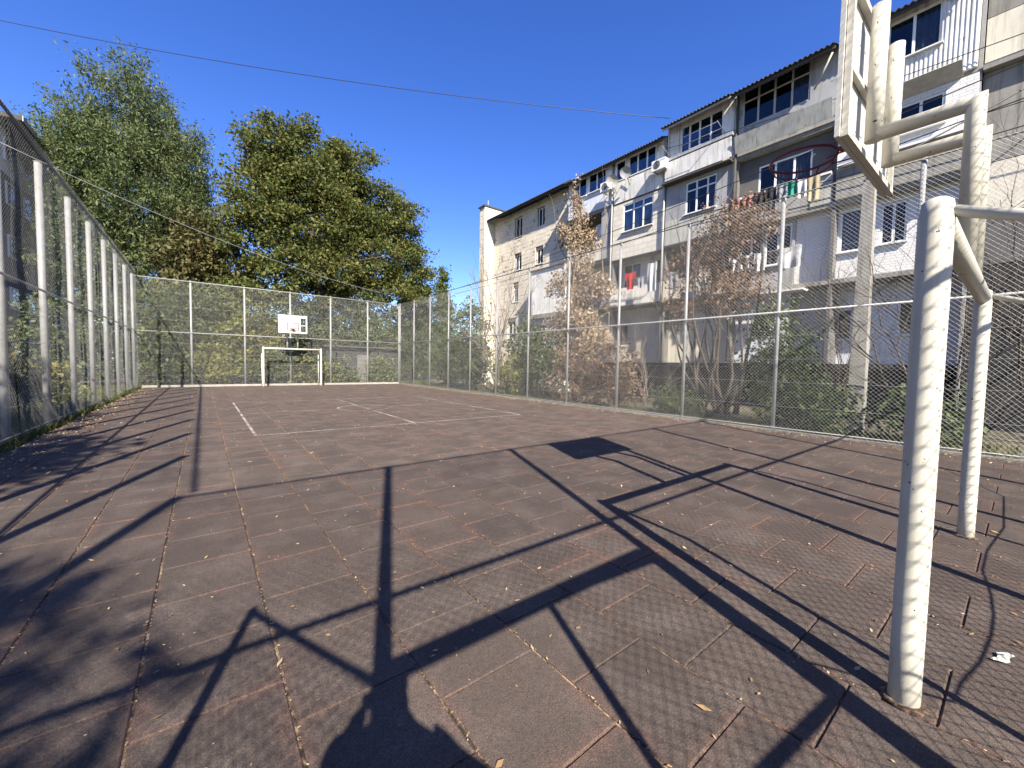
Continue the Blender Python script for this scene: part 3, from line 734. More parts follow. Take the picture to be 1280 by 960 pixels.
# -------- bare panel wall at the near end
zs = [-.3, 1.7, 3.1, 4.5, 5.9, 7.3, 8.7, 9.95, 11.25, 12.5]; ys = [-9, -5.5, -2.1, 1.15]
for i in range(3):
    for j in range(len(zs)-1):
        d = .012*random.random()
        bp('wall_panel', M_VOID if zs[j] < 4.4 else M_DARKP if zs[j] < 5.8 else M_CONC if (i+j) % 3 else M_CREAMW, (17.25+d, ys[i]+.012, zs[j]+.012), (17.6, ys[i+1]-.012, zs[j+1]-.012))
bp('panel_backing', M_MORTAR, (17.4, -8.98, -.3), (18.9, 1.14, 12.45))
bp('cornice', M_CONC, (17.0, -9, 9.78), (17.24, 1.14, 9.94)); bp('drain_pipe', M_GALV2, (17.1, 1.16, -.2), (17.2, 1.24, 12.4))

for y0, n_, zt in ((10.72, 7, 12.05), (7.66, 7, 12.36)):
    for q in range(n_):
        y = y0+q*.47
        if not any(a_-.06 < y < b_+.06 for a_, b_ in ((11.18, 12.72), (12.9, 13.5), (8.1, 9.95))): bp('batten', M_WOODW, (16.955, y-.015, 10.95), (16.979, y+.015, zt))
for y, x in ((13.62, 16.93), (10.62, 16.9), (7.54, 16.93)):
    tube('drain_pipe', M_GALV if y != 7.54 else M_SLATE, [Vector((x, y, 1.8))-OFF, Vector((x, y, 11.9))-OFF], .045, bld, 10)
# things fixed to the balconies
def ac_unit(loc, label):
    a = empty('air_conditioner', loc, 0, label=label, cat='air conditioner', group='outdoor air conditioning units')
    MB().bbox((-.26, -.34, 0), (0, .34, .46), .02).build('casing', M_PVC, a)
    c = Vector((-.263, .08, .23)); f = MB()
    for r_ in (.05, .1, .14, .175): f.tube([c+Vector((0, r_*math.cos(t), r_*math.sin(t))) for t in np.linspace(0, 6.283, 25)], .006, 5, caps=False)
    f.build('fan_grille', M_GALV, a)
    MB().tube([c+Vector((.002, 0, 0)), c+Vector((-.002, 0, 0))], .18, 28).build('fan_opening', M_BLACK, a)
    [MB().box((-.28, y_-.02, -.04), (.25, y_+.02, -.002)).build('wall_bracket', M_GALV, a) for y_ in (-.24, .24)]
ac_unit((16.75, 10.72, 10.48), 'white air conditioner under the top floor eaves between two white balconies')
ac_unit((16.72, 13.7, 10.5), 'white air conditioner on the top floor beside the satellite dishes')
def dish(loc, rz, tilt, r, mat, label):
    d = empty('satellite_dish', loc, 0, label=label, cat='satellite dish', group='satellite dishes on the flats')
    m = Matrix.Rotation(rz, 4, 'Z') @ Matrix.Rotation(tilt, 4, 'Y'); mb = MB(); nr, na = 5, 24
    P = lambda i, k: m @ Vector((-.25*r*(i/nr)**2*1.0, r*i/nr*math.cos(6.2832*k/na), r*i/nr*math.sin(6.2832*k/na)))
    for i in range(nr):
        for k in range(na):
            mb.face([P(i, k), P(i+1, k), P(i+1, k+1), P(i, k+1)], True)
    mb.build('reflector', mat, d)
    MB().tube([m @ Vector((0, 0, 0)), m @ Vector((.25, 0, -.1)), Vector((.35, 0, -.5))], .02, 8).build('mount', M_GALV, d)
    MB().tube([m @ Vector((-.25*r, 0, -r)), m @ Vector((-.75*r, 0, -.1))], .01, 6).build('feed_arm', M_GALV, d)
dish((16.5, 13.3, 10.85), R(35), R(-25), .3, M_ASB, 'pale satellite dish nearest the dry vine on the top floor')
dish((16.5, 12.5, 11.0), R(30), R(-30), .27, M_GREYP, 'smaller grey satellite dish left of the air conditioner')
# awning frames / drying racks sticking out
def rack(loc, L, label):
    r_ = empty('drying_rack', loc, 0, label=label, cat='drying rack', group='drying racks on the balconies')
    for y in (0, L): MB().tube([(0, y, 0), (-.7, y, .25)], .014, 6).build('rack_arm', M_GALV2, r_)
    for q in (.3, .65): MB().tube([(-q, 0, q*.36), (-q, L, q*.36)], .008, 6).build('rack_line', M_GALV2, r_)
rack((16.95, 8.0, 11.05), 2.4, 'white drying rack in front of the top floor white balcony'); rack((17.0, 5.2, 7.85), 2.2, 'drying rack hung with clothes under the hoop'); rack((17.0, 5.3, 5.55), 2.0, 'drying rack with white laundry on the second floor'); rack((17.0, 10.8, 5.5), 2.6, 'drying rack with the red shirt')

# laundry: pinned, rippled cloths with real thickness
def cloth(loc, wd, ht, mat, label, shirt=False, group=None):
    n, m = 12, 8; mb = MB(); ph = random.random()*6
    def q(i, j, s):
        u = i/n; v = j/m; off = .03*math.sin(u*11+ph)*(.3+v)+.015*math.sin(v*7+ph*2); sag = .03*math.sin(math.pi*u)*(1-v)
        y = (u-.5)*wd*(1-.06*v) if not shirt else (u-.5)*wd*(1.0 if v < .38 else .66)
        return (off+s*.003, y, -v*ht-sag)
    for s in (-1, 1):
        for i in range(n):
            for j in range(m):
                f = [q(i, j, s), q(i+1, j, s), q(i+1, j+1, s), q(i, j+1, s)]; mb.face(f if s > 0 else f[::-1], True)
    o = mb.build('hanging_shirt' if shirt else 'hanging_cloth', mat, None); o.location = loc
    tag(o, label, 'laundry', group)
    return o
def cm(n, c): return simple(n, c, tuple(x*.8 for x in c), 5, .9)
cRed, cWh, cBlk, cGrn, cBlu, cPnk, cGry, cYel = cm('red_cloth', (.62, .02, .025)), cm('white_cloth', (.75, .75, .74)), cm('dark_cloth', (.03, .03, .04)), cm('green_cloth', (.02, .33, .22)), cm('blue_cloth', (.05, .12, .42)), cm('pinkish_cloth', (.5, .25, .22)), cm('grey_cloth', (.35, .36, .38)), cm('yellow_cloth', (.5, .42, .25))
cloth((16.4, 11.95, 6.05), .62, .82, cRed, 'red shirt hanging from the second floor balcony', True)
cloth((16.35, 10.75, 6.3), .5, 1.3, cWh, 'white and grey towel hanging beside the pole behind the red shirt')
cloth((16.38, 11.35, 5.72), .35, .5, cGry, 'small grey cloth right of the red shirt')
for i, (y, c, ht, nm) in enumerate(((7.2, cWh, .62, 'leftmost white cloth in the row of second floor laundry'), (6.75, cWh, .55, 'second white cloth from the left in the second floor laundry row'), (6.3, cWh, .7, 'third white cloth in the second floor laundry row'), (5.85, cBlk, .5, 'black garment between white cloths in the second floor laundry row'), (5.35, cWh, .75, 'white sheet at the right end of the second floor laundry row'))):
    cloth((16.45, y, 5.85), .4 if i != 4 else .75, ht, c, nm)
for i, (y, c, ht, nm) in enumerate(((7.3, cPnk, .55, 'reddish checked cloth hanging under the third floor window'), (6.85, cPnk, .5, 'second reddish cloth under the third floor window'), (6.45, cBlk, .75, 'dark trousers hanging in the middle of the third floor laundry'), (6.05, cBlk, .85, 'black garment hanging right of the dark trousers'), (5.7, cGry, .6, 'grey cloth on the third floor rack below the hoop'), (5.4, cGrn, .55, 'green cloth on the third floor rack below the hoop'), (5.05, cWh, .65, 'white towel on the third floor rack near the pale panel'), (4.75, cYel, .85, 'yellowish patterned cloth at the right end of the third floor laundry'))):
    cloth((16.5, y, 8.12), .36, ht, c, nm)
cloth((16.4, 9.0, 4.75), .7, .4, cBlu, 'blue bundle of cloth on the vine covered balcony')
cloth((16.5, 8.4, 5.75), .45, .9, cWh, 'white garment seen through the dry vine'); cloth((16.5, 9.75, 5.75), .45, 1.0, cGry, 'grey striped garment seen through the dry vine')

# ------------------------------------------------------------------ concrete utility pole and cables
pl = empty('utility_pole', (13.2, 2.62, 0), label='square concrete utility pole wrapped in dead creeper behind the right fence', cat='pole')
mb = MB(); a, b_, h = .17, .11, 6.6
mb.v = [(-a,-a,-.4),(a,-a,-.4),(a,a,-.4),(-a,a,-.4),(-b_,-b_,h),(b_,-b_,h),(b_,b_,h),(-b_,b_,h)]; mb.f = [(4,5,6,7),(0,1,5,4),(1,2,6,5),(2,3,7,6),(3,0,4,7)]; mb.sm = [False]*5
mb.build('shaft', M_CONC, pl); MB().tube([(-.5, 0, 6.3), (.5, 0, 6.3)], .03, 8).build('cross_arm', M_GALV, pl)
def cable(a, b, sag, r, label, mat=None, n=40):
    a, b = Vector(a), Vector(b); pts = [a.lerp(b, i/n)-Vector((0, 0, sag*4*(i/n)*(1-i/n))) for i in range(n+1)]
    return tag(MB().tube(pts, r, 6).build('overhead_cable', mat or M_BLACK), label, 'cable', 'overhead cables')
cable((-14.5, 35.9, 19.0), (17.0, 10.55, 12.85), .75, .014, 'thin black cable crossing the whole sky from upper left to the flats')
cable((-5.9, 24.0, 9.48), (15.35, 31.0, 6.6), .95, .011, 'pale cable sloping down in front of the trees from the left', M_GALV)
cable((14.5, -3, 8.75), (14.6, 26, 6.9), .3, .013, 'upper black cable running along above the right fence')
cable((14.4, -3, 7.9), (14.7, 26, 6.6), .4, .013, 'lower black cable running along above the right fence')
cable((13.2, 2.62, 6.5), (17.2, -3.0, 10.6), .2, .02, 'black cable from the pole up to the bare panel wall')
cable((16.8, -4.0, 8.0), (16.8, 9.0, 8.05), .15, .014, 'cable strung along the third floor of the flats')
cable((16.9, -4, 10.2), (16.75, 10.5, 11.4), .35, .012, 'slack cable across the top floor balconies')

# ------------------------------------------------------------------ vegetation
def limb(mb, p, q, r0, r1, seg=7, bend=.12, n=5):
    p, q = Vector(p), Vector(q); L = (q-p).length; o = Vector((random.gauss(0, 1), random.gauss(0, 1), random.gauss(0, .4)))*L*bend
    pts = [p.lerp(q, i/n)+o*math.sin(math.pi*i/n)*.5+Vector((random.gauss(0, 1), random.gauss(0, 1), 0))*L*.008 for i in range(n+1)]
    mb.tube(pts, r0, seg, r1=r1, caps=False); return pts
def crown_points(blobs, n, clump=.55, per=60, hollow=.35, stretch=0, lift=.9):
    """clustered points: clumps placed in the outer part of each ellipsoid, leaves gathered round them"""
    vol = np.array([b[1][0]*b[1][1]*b[1][2] for b in blobs])**.72; vol /= vol.sum(); out = []; cents = []
    for (c, r), v in zip(blobs, vol):
        k = max(4, int(n*v/per)); d = RNG.normal(size=(k, 3)); d /= np.linalg.norm(d, axis=1, keepdims=True)
        rad = (hollow+(1-hollow)*RNG.random(k)**.55)[:, None]*(1+.09*RNG.normal(size=(k, 1)).clip(-2, 1.6))
        C = np.array(c)+d*rad*np.array(r); cents.append(C)
        cnt = RNG.poisson(per, k)
        sc = (clump*(.6+.8*RNG.random(k)))
        idx = np.repeat(np.arange(k), cnt); pts = C[idx]+RNG.normal(size=(len(idx), 3)).clip(-1.9, 1.9)*sc[idx][:, None]*np.array([1, 1, .6])
        if stretch:
            dv = d*np.array([.7, .7, .5])+np.array([0, 0, lift])+RNG.normal(size=d.shape)*.25; dv /= np.linalg.norm(dv, axis=1, keepdims=True)
            pts = pts*1.0+dv[idx]*(RNG.random((len(idx), 1))-.45)*stretch*(.5+RNG.random(k)[idx][:, None])
        out.append(pts)
    return np.concatenate(out), np.concatenate(cents)
def tree(name, label, base_, trunk_h, trunk_r, blobs, n, leaf, mat, cat='tree', clump=.55, per=60, asp=.5, group=None, limbs=40, bark=None, droop=0, hollow=.35, fork=3, stretch=0):
    root = empty(name, base_, 0, label=label, cat=cat, group=group)
    P, C = crown_points(blobs, n, clump, per, hollow, stretch)
    V, F = leaves_at(P, leaf, .5, asp, droop=droop); V -= np.array(base_)
    npmesh('crown', V, F, mat, root)
    mb = MB(); b = Vector((0, 0, -.3)); cx = Vector(np.mean([np.array(q[0]) for q in blobs], 0)-np.array(base_))
    top = Vector((cx.x*.25, cx.y*.25, trunk_h)); pts = limb(mb, b, top, trunk_r*1.25, trunk_r*.75, 10, .04, 7)
    mains = []
    for i in range(fork):
        bl = blobs[i % len(blobs)]; e = Vector(np.array(bl[0])-np.array(base_))+Vector((random.gauss(0, .3), random.gauss(0, .3), bl[1][2]*.3))
        mains += limb(mb, top, e, trunk_r*.6, trunk_r*.18, 7, .12, 7)[1:]
    for i in RNG.choice(len(C), min(limbs, len(C)), replace=False):
        e = Vector(C[i]-np.array(base_)); cand = [m for m in mains if m.z < e.z+.5] or mains
        s = min(cand, key=lambda m: (m-e).length); limb(mb, s, e, trunk_r*.2, .012, 5, .18, 5)
    mb.build('trunk', bark or M_BARK, root)
    return root
L_WIL = leafmat('willow_leaf', [(.05, .075, .028), (.095, .13, .048), (.15, .185, .072), (.21, .23, .10)], .4)
L_WAL = leafmat('walnut_leaf', [(.035, .058, .016), (.075, .105, .026), (.125, .15, .038), (.18, .17, .048), (.2, .145, .05)], .4)
L_BRN = leafmat('browning_leaf', [(.045, .06, .02), (.085, .09, .028), (.13, .11, .04), (.16, .12, .05)], .3)
L_HDG = leafmat('hedge_leaf', [(.03, .05, .016), (.06, .085, .026), (.11, .135, .045), (.16, .17, .07)], .32)
L_YEL = leafmat('yellow_green_leaf', [(.08, .11, .025), (.15, .17, .04), (.23, .22, .06), (.28, .24, .08)], .4)
L_CYP = leafmat('poplar_leaf', [(.035, .06, .016), (.07, .105, .028), (.12, .16, .045), (.18, .21, .07)], .35)
L_DRY = leafmat('dead_leaf', [(.13, .085, .052), (.29, .205, .13), (.43, .335, .23), (.56, .475, .35)], .25, .8)
L_DRY2 = leafmat('dead_brown_leaf', [(.09, .05, .032), (.17, .10, .062), (.25, .165, .105), (.34, .26, .18)], .25, .8)
L_IVY = leafmat('ivy_leaf', [(.02, .04, .013), (.045, .075, .024), (.08, .12, .035), (.12, .16, .05)], .25)

# big willow-like tree on the left
tree('willow_tree', 'tall feathery green tree at the left beyond the far fence corner', (-4.3, 37, -.1), 5, .45,
     [((-3.6, 37, 16.9), (2.5, 2.4, 3.8)), ((-6.0, 37.2, 14.2), (1.8, 2.2, 3.0)), ((-1.4, 37, 14.2), (2.2, 2.4, 3.8)), ((-4.2, 36.2, 12.2), (4.0, 3, 4.2)), ((-.6, 36.5, 9.6), (1.9, 2.4, 4.0)), ((-5.8, 36.2, 8), (2.6, 2.6, 4.2)), ((-2.8, 35.6, 6.6), (3.6, 2.6, 3.8)), ((.4, 36, 6), (2, 2, 3))],
     190000, .19, L_WIL, clump=.22, per=80, asp=.34, limbs=160, droop=-.6, fork=4, stretch=1.7)
# broad walnut-like tree in the middle
tree('broad_tree', 'broad olive and yellow tree standing behind the far goal', (7.0, 32.5, -.1), 5.5, .42,
     [((6.6, 32.5, 15.2), (3.2, 3, 3.2)), ((4.1, 32.5, 15.6), (2.2, 2.4, 2.1)), ((9.0, 32.5, 16.1), (2.1, 2.2, 2.0)), ((7, 32.4, 13), (4.2, 2.6, 2.8)), ((3.1, 32.3, 13.0), (2.0, 2.4, 2.8)), ((11.3, 32.4, 13.2), (2.6, 2.4, 2.8)), ((13.2, 32.4, 12.8), (1.6, 1.8, 1.9)), ((6.8, 31.4, 11.5), (3.6, 2.4, 2.6)), ((3.2, 32, 9.4), (2.4, 2.4, 2.4)), ((10.4, 31.8, 9.6), (2.8, 2.4, 2.4)), ((13.9, 32, 9.0), (1.9, 2, 2.4)), ((7, 31.5, 8), (3.6, 2.4, 1.8)), ((11.6, 31, 6.8), (2.2, 1.8, 1.4)), ((3.2, 31.5, 6.6), (2.4, 1.8, 1.6)), ((7.5, 32, 6.0), (2.6, 1.8, 1.4))],
     150000, .185, L_WAL, clump=.4, per=140, asp=.62, limbs=190, hollow=.52, fork=6)
tree('browning_tree', 'smaller tree with rusty brown leaves between the two big trees', (.3, 33.5, -.1), 4, .16,
     [((.1, 33.5, 9.2), (1.5, 1.6, 2.0)), ((-.9, 33.3, 7.4), (1.6, 1.6, 1.8)), ((1.6, 33.3, 7.6), (1.6, 1.6, 2.0))], 9000, .24, L_BRN, clump=.4, per=50, limbs=40)
# shrubs behind the back fence
shr = [((-1.6, 28.9), 2.1, 1.2, L_HDG, 'low green bush behind the first bay of the far fence'), ((.6, 29.0), 2.4, 1.2, L_YEL, 'low leafy bush behind the second bay of the far fence'), ((2.9, 28.9), 2.2, 1.1, L_HDG, 'low dark bush just left of the far goal'), ((7.6, 29.0), 1.6, .9, L_HDG, 'low bush in front of the left end of the dark shed'), ((10.3, 29.1), 1.9, .9, L_CYP, 'bush in front of the right end of the dark shed'), ((6.6, 32.6), 5.5, 2.0, L_HDG, 'shrub filling the gap under the broad tree'), ((1.2, 32.6), 6.5, 2.0, L_HDG, 'tall shrub under the browning tree'), ((-2.6, 30.0), 5.4, 1.7, L_HDG, 'dark green shrub in the far left corner behind the fence'), ((-.2, 30.6), 6.2, 1.9, L_HDG, 'tall green shrub left of centre behind the far fence'), ((2.4, 30.3), 6.4, 1.7, L_YEL, 'yellow green leafy shrub left of the far goal'),
       ((4.6, 30.8), 6.4, 1.7, L_HDG, 'dark shrub directly behind the far backboard'), ((5.9, 28.9), 1.7, 1.25, L_YEL, 'low bright yellow green bush seen inside the far goal'), ((8.2, 31.9), 7.0, 2.0, L_HDG, 'green shrub right of the far backboard'), ((10.8, 31.9), 6.6, 1.9, L_CYP, 'leafy shrub at the right end of the far fence'), ((13.4, 31.5), 6.2, 1.7, L_HDG, 'shrub beyond the far right fence corner'), ((-5.5, 30), 4.6, 1.9, L_HDG, 'shaded shrub outside the left fence near the far corner')]
for (x, y), hh, rr, mt_, lb in shr:
    tree('shrub', lb, (x, y, -.1), hh*.25, .07, [((x, y, hh*.66), (rr, rr*.8, hh*.34)), ((x-.5*rr, y-.2, hh*.36), (rr*.8, rr*.7, hh*.33)), ((x+.5*rr, y-.2, hh*.34), (rr*.8, rr*.7, hh*.32))], int(2600*hh*rr/3), .17, mt_, 'shrub', .28, 45, .55, 'shrubs behind the fences', 25, hollow=.5)
# columnar poplars
for x, y, hh, rr, lb in ((15.5, 35, 13.0, 1.15, 'taller columnar poplar just right of the broad tree'), (18.2, 34.5, 10.8, .95, 'shorter columnar poplar next to the end of the flats'), (17.2, 36.5, 9.0, .8, 'slim poplar half hidden between the two columnar poplars')):
    tree('columnar_poplar', lb, (x, y, -.1), 1, .16, [((x, y, hh*.78), (rr*.62, rr*.62, hh*.24)), ((x, y, hh*.5), (rr, rr, hh*.32)), ((x, y, hh*.25), (rr*1.05, rr, hh*.24))], 15000, .2, L_CYP, 'tree', .26, 50, .5, 'columnar poplars', 40, droop=-1.2, hollow=.3)
# green shrubs outside the right fence, far part
for x, y, hh, rr, mt_, lb in ((13.3, 24.6, 3.4, 1.2, L_HDG, 'green shrub behind the right fence near the far corner'), (13.6, 22.2, 5.4, 1.35, L_CYP, 'tall green shrub behind the right fence left of the stone wall'), (12.7, 20.0, 2.6, .9, L_HDG, 'low green shrub in front of the stone wall'), (12.6, 16.7, 1.7, .8, L_YEL, 'small bright green bush at the foot of the stone wall'), (14.4, 17.4, 4.0, 1.1, L_HDG, 'olive bush under the white projecting bay'), (13.6, 14.6, 3.4, 1.3, L_HDG, 'green bush at the foot of the dry creeper')):
    tree('shrub', lb, (x, y, -.1), hh*.25, .06, [((x, y, hh*.66), (rr, rr, hh*.36)), ((x, y-.2, hh*.33), (rr*1.05, rr, hh*.32))], int(2300*hh*rr/2), .15, mt_, 'shrub', .25, 40, .55, 'shrubs behind the fences', 22, hollow=.45)
# dry creeper covered trees
def dry_tree(name, label, base_, blobs, n, leaf, mat, stems, top, twig=M_TWIG, spikes=0):
    root = empty(name, base_, 0, label=label, cat='tree')
    P, C = crown_points(blobs, n, .13, 38, .15, .8, -1.2); V, F = leaves_at(P, leaf, .1, .5, droop=.8); V -= np.array(base_)
    npmesh('dead_leaves', V, F, mat, root); mb = MB(); ms = []
    for i in range(stems):
        a = Vector((random.gauss(0, .25), random.gauss(0, .35), -.2)); bl = random.choice(blobs); e = Vector(np.array(bl[0])-np.array(base_))+Vector((random.gauss(0, .4), random.gauss(0, .5), bl[1][2]*.6))
        ms += limb(mb, a, e, .06, .018, 6, .12, 8)[2:]
    for i in RNG.choice(len(C), min(130, len(C)), replace=False):
        e = Vector(C[i]-np.array(base_)); s = min(ms, key=lambda m: (m-e).length); limb(mb, s, e, .014, .005, 4, .25, 4)
    for i in range(spikes):
        s = random.choice([m for m in ms if m.z > top*.75] or ms); limb(mb, s, s+Vector((random.gauss(0, .3), random.gauss(0, .35), 1.2+random.random()*1.6)), .014, .004, 4, .15, 5)
    mb.build('stems', twig, root); return root
dry_tree('dry_creeper_tree', 'tall tree trunk smothered in dry tan creeper in front of the flats', (14.2, 13.4, -.1),
         [((14.3, 13.6, 9.2), (.35, .45, 1.0)), ((14.3, 13.5, 7.5), (.55, .6, 1.1)), ((14.2, 14.4, 8.1), (.3, .4, .5)), ((14.3, 12.7, 7.2), (.35, .45, .6)), ((14.2, 13.2, 5.7), (.7, .9, 1.1)), ((14.1, 14.7, 5.6), (.45, .55, .6)), ((14.1, 11.9, 4.9), (.5, .7, .8)), ((14.1, 13.2, 3.9), (.8, 1.2, 1.1)), ((14.0, 12.0, 2.9), (.7, .8, .9)), ((14.0, 14.3, 3.3), (.6, .8, .9)), ((14.0, 13.1, 1.9), (.8, 1.3, 1.0))], 18000, .115, L_DRY, 9, 8.6, spikes=14)
dry_tree('dry_shrub_tree', 'wide tangle of dry brown creeper behind the right fence below the balconies', (14.4, 6.6, -.1),
         [((14.6, 6.7, 6.4), (.7, 1.3, .9)), ((14.6, 7.6, 5.3), (.8, 1.2, 1.1)), ((14.5, 5.9, 6.2), (.7, .9, 1.0)), ((14.5, 6.6, 4.4), (.9, 1.6, 1.1)), ((14.4, 8.2, 3.8), (.7, .8, .8))], 10500, .1, L_DRY2, 16, 6.2, spikes=16, twig=M_BARK)
# bare fan-shaped tree in front of the stone wall
def bare(name, label, base_, hgt, spread, n, mat, seed, r0=.045, depth=3):
    random.seed(seed); root = empty(name, base_, 0, label=label, cat='shrub'); mb = MB()
    def grow(p, d, L, r, k):
        q = p+d*L; pts = limb(mb, p, q, r, r*.55, 5 if k > 1 else 4, .1, 5)
        if k == 0: return
        for i in range(random.choice((3, 4, 4))):
            s = pts[random.randint(2, 5)]; nd_ = (d+Vector((random.gauss(0, .38), random.gauss(0, .38), random.gauss(.1, .25)))).normalized(); grow(s, nd_, L*random.uniform(.45, .75), r*.5, k-1)
    for i in range(n):
        d = Vector((random.gauss(0, spread), random.gauss(0, spread), 1)).normalized(); grow(Vector((random.gauss(0, .12), random.gauss(0, .12), -.2)), d, hgt*random.uniform(.45, .62), r0, depth)
    mb.build('branches', mat, root); return root
bare('bare_tree', 'bare fan shaped tree with pale branches in front of the stone gable', (13.4, 18.6, -.1), 7.6, .2, 6, M_TWIG, 5)
bare('bare_bush', 'bare thorny bush at the right edge behind the fence', (13.0, .9, -.1), 5.6, .42, 7, M_BARK, 9, .03)
bare('bare_bush', 'dense bare thicket against the dark panel wall at the right edge', (14.6, -.4, -.1), 7.5, .4, 9, M_BARK, 10, .03)
bare('bare_bush', 'bare dark twigs beside the concrete pole', (13.9, 3.2, -.1), 4.2, .35, 5, M_BARK, 12, .025)
bare('bare_bush', 'bare brown stems at the foot of the cream ground floor wall', (14.2, 9.4, -.1), 4.2, .4, 5, M_TWIG, 14, .025)
random.seed(21)
# ivy and low growth behind the near right fence
for x, y, hh, rr, mt_, lb, nn in ((12.6, 4.15, 3.5, .75, L_IVY, 'dark ivy covered stump behind the right fence beside the pole', 5200), (12.3, 3.1, 1.3, .6, L_IVY, 'low dark bush at the foot of the concrete pole', 1800), (12.2, 7.0, .9, .7, L_HDG, 'low weedy bush under the dry brown creeper', 1500), (12.4, 9.6, 2.3, .9, L_DRY2, 'dry thorny hedge behind the middle of the right fence', 3200), (12.3, 11.6, 2.5, 1.0, L_DRY2, 'dry brown hedge beside the tall creeper', 3600), (12.5, 1.4, 1.2, .8, L_IVY, 'dark low bush behind the near goal post', 1500)):
    tree('bush', lb, (x, y, -.1), hh*.3, .05, [((x, y, hh*.62), (rr*.8, rr, hh*.38)), ((x, y, hh*.3), (rr, rr*1.1, hh*.3))], nn, .11, mt_, 'bush', .2, 35, .6, 'bushes behind the right fence', 25, hollow=.4)
mb = MB()
sk = bare('fallen_branches', 'thin dead branches lying against the right fence', (12.3, 8.2, -.1), 1.8, .9, 4, M_TWIG, 31, .015, 2)
random.seed(33)
# weeds outside the left fence and grass tufts
def weeds(x0, x1, y0, y1, n, hgt, seed):
    rs = np.random.default_rng(seed); b = np.stack([rs.uniform(x0, x1, n), rs.uniform(y0, y1, n), np.full(n, -.1)], 1)
    th = rs.random(n)*6.283; ln = rs.random(n)*.45; h = hgt*(.4+.9*rs.random(n))[:, None]*(.35+.65*np.array([.5+.5*noise.noise(Vector((p[0]*.9, p[1]*.9, 7))) for p in b]))[:, None]
    d = np.stack([np.cos(th)*ln, np.sin(th)*ln, np.ones(n)], 1); s = np.stack([-np.sin(th), np.cos(th), np.zeros(n)], 1)*.012
    a, c = b-s, b+s; m1 = b+d*h*.55; t = b+d*h+np.stack([np.cos(th), np.sin(th), -np.ones(n)*.5], 1)*h*.18
    return np.stack([a, c, m1+s*.8, t, m1-s*.8], 1).reshape(-1, 3), np.arange(n*5).reshape(n, 5)
L_GRS = leafmat('weed_blade', [(.04, .07, .018), (.09, .12, .035), (.15, .16, .055), (.26, .22, .11)], .35)
Va, Fa = weeds(-7, -2.5, 6, 28, 26000, .32, 1); Vb, Fb = weeds(11.05, 13.5, 0, 27, 9000, .2, 2); Vc, Fc = weeds(-7, 14, 27.5, 31, 12000, .28, 3)
tag(npmesh('weeds', np.concatenate([Va, Vb, Vc]), np.concatenate([Fa, Fb+len(Va), Fc+len(Va)+len(Vb)]), L_GRS), 'weedy grass growing outside the fences', 'grass', kind='stuff')
for x, y, hh, rr, mt_, lb in ((-3.7, 12.9, 1.9, .55, L_HDG, 'leafy sapling outside the left fence between the nearest posts'), (-3.6, 15.6, 1.5, .5, L_BRN, 'brownish weed bush at the left fence'), (-4.4, 10.6, 1.0, .7, L_HDG, 'low shaded bush outside the left fence at the picture edge'), (-3.4, 17.6, 1.3, .4, L_YEL, 'pale green weed clump further along the left fence')):
    tree('weed_bush', lb, (x, y, -.1), hh*.3, .03, [((x, y, hh*.7), (rr, rr, hh*.32)), ((x, y, hh*.3), (rr*.9, rr*1.2, hh*.3))], 1500, .12, mt_, 'bush', .16, 30, .6, 'bushes along the left fence', 18)
# trees outside the frame on the left whose shade falls across the near left corner
for x, y, z, rr, lb in ((-6.45, -7.5, 8.4, 1.5, 'leafy tree outside the court behind the camera on the left'), (-7.2, -.9, 8.0, 1.9, 'leafy tree outside the left fence level with the camera'), (-6.3, -9.3, 9.0, 1.3, 'leafy tree furthest back behind the near left corner'), (-7.8, 4.6, 7.6, 1.9, 'leafy tree outside the left fence a few metres ahead of the camera')):
    tree('shade_tree', lb, (x, y, -.1), 4, .2, [((x, y, z), (rr, rr, 2.0)), ((x+.8, y+.8, z-1.4), (rr*.8, rr*.8, 1.5)), ((x-.8, y-.5, z-1), (rr*.8, rr*.8, 1.6))], 15000, .22, L_HDG, 'tree', .35, 45, .55, 'trees outside the left fence', 40)
# distant trees closing the view
random.seed(44)
for i in range(15):
    x = -26+i*6.5+random.uniform(-1.5, 1.5); y = 62+random.uniform(-5, 8); hh = random.uniform(6, 10)
    tree('distant_tree', 'distant dark green tree, number %s from the left in the row far beyond the court' % ('one two three four five six seven eight nine ten eleven twelve thirteen fourteen fifteen'.split()[i]), (x, y, -.1), 2, .2, [((x, y, hh*.62), (3.2, 2.6, hh*.34)), ((x+1.5, y, hh*.4), (3, 2.4, hh*.3))], 2600, .5, L_HDG, 'tree', .7, 40, .6, 'distant trees', 12)

# ------------------------------------------------------------------ house on the left, low walls, shed
lh = empty('left_building', (-7.6, 33.0, 0), label='pale building with dark overhanging eaves behind the left fence', cat='building')
M_LBW = simple('left_building_painted_shade', (.11, .115, .125), (.08, .083, .09), .8, .9, bscale=20, bstr=.2)  # pale wall given a dark colour to stand for tree shade
def lhb(nm, mt_, a, b, par=None): return MB().box(Vector(a)-Vector((-7.6, 33, 0)), Vector(b)-Vector((-7.6, 33, 0))).build(nm, mt_, par or lh)
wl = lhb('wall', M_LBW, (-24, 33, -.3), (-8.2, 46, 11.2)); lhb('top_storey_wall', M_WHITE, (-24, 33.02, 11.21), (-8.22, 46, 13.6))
rf = lhb('roof', M_SLATE, (-24.6, 32.4, 13.62), (-7.2, 46.6, 13.85)); lhb('eave_board', M_WOODW, (-7.19, 32.4, 13.6), (-7.15, 46.6, 13.86), rf)
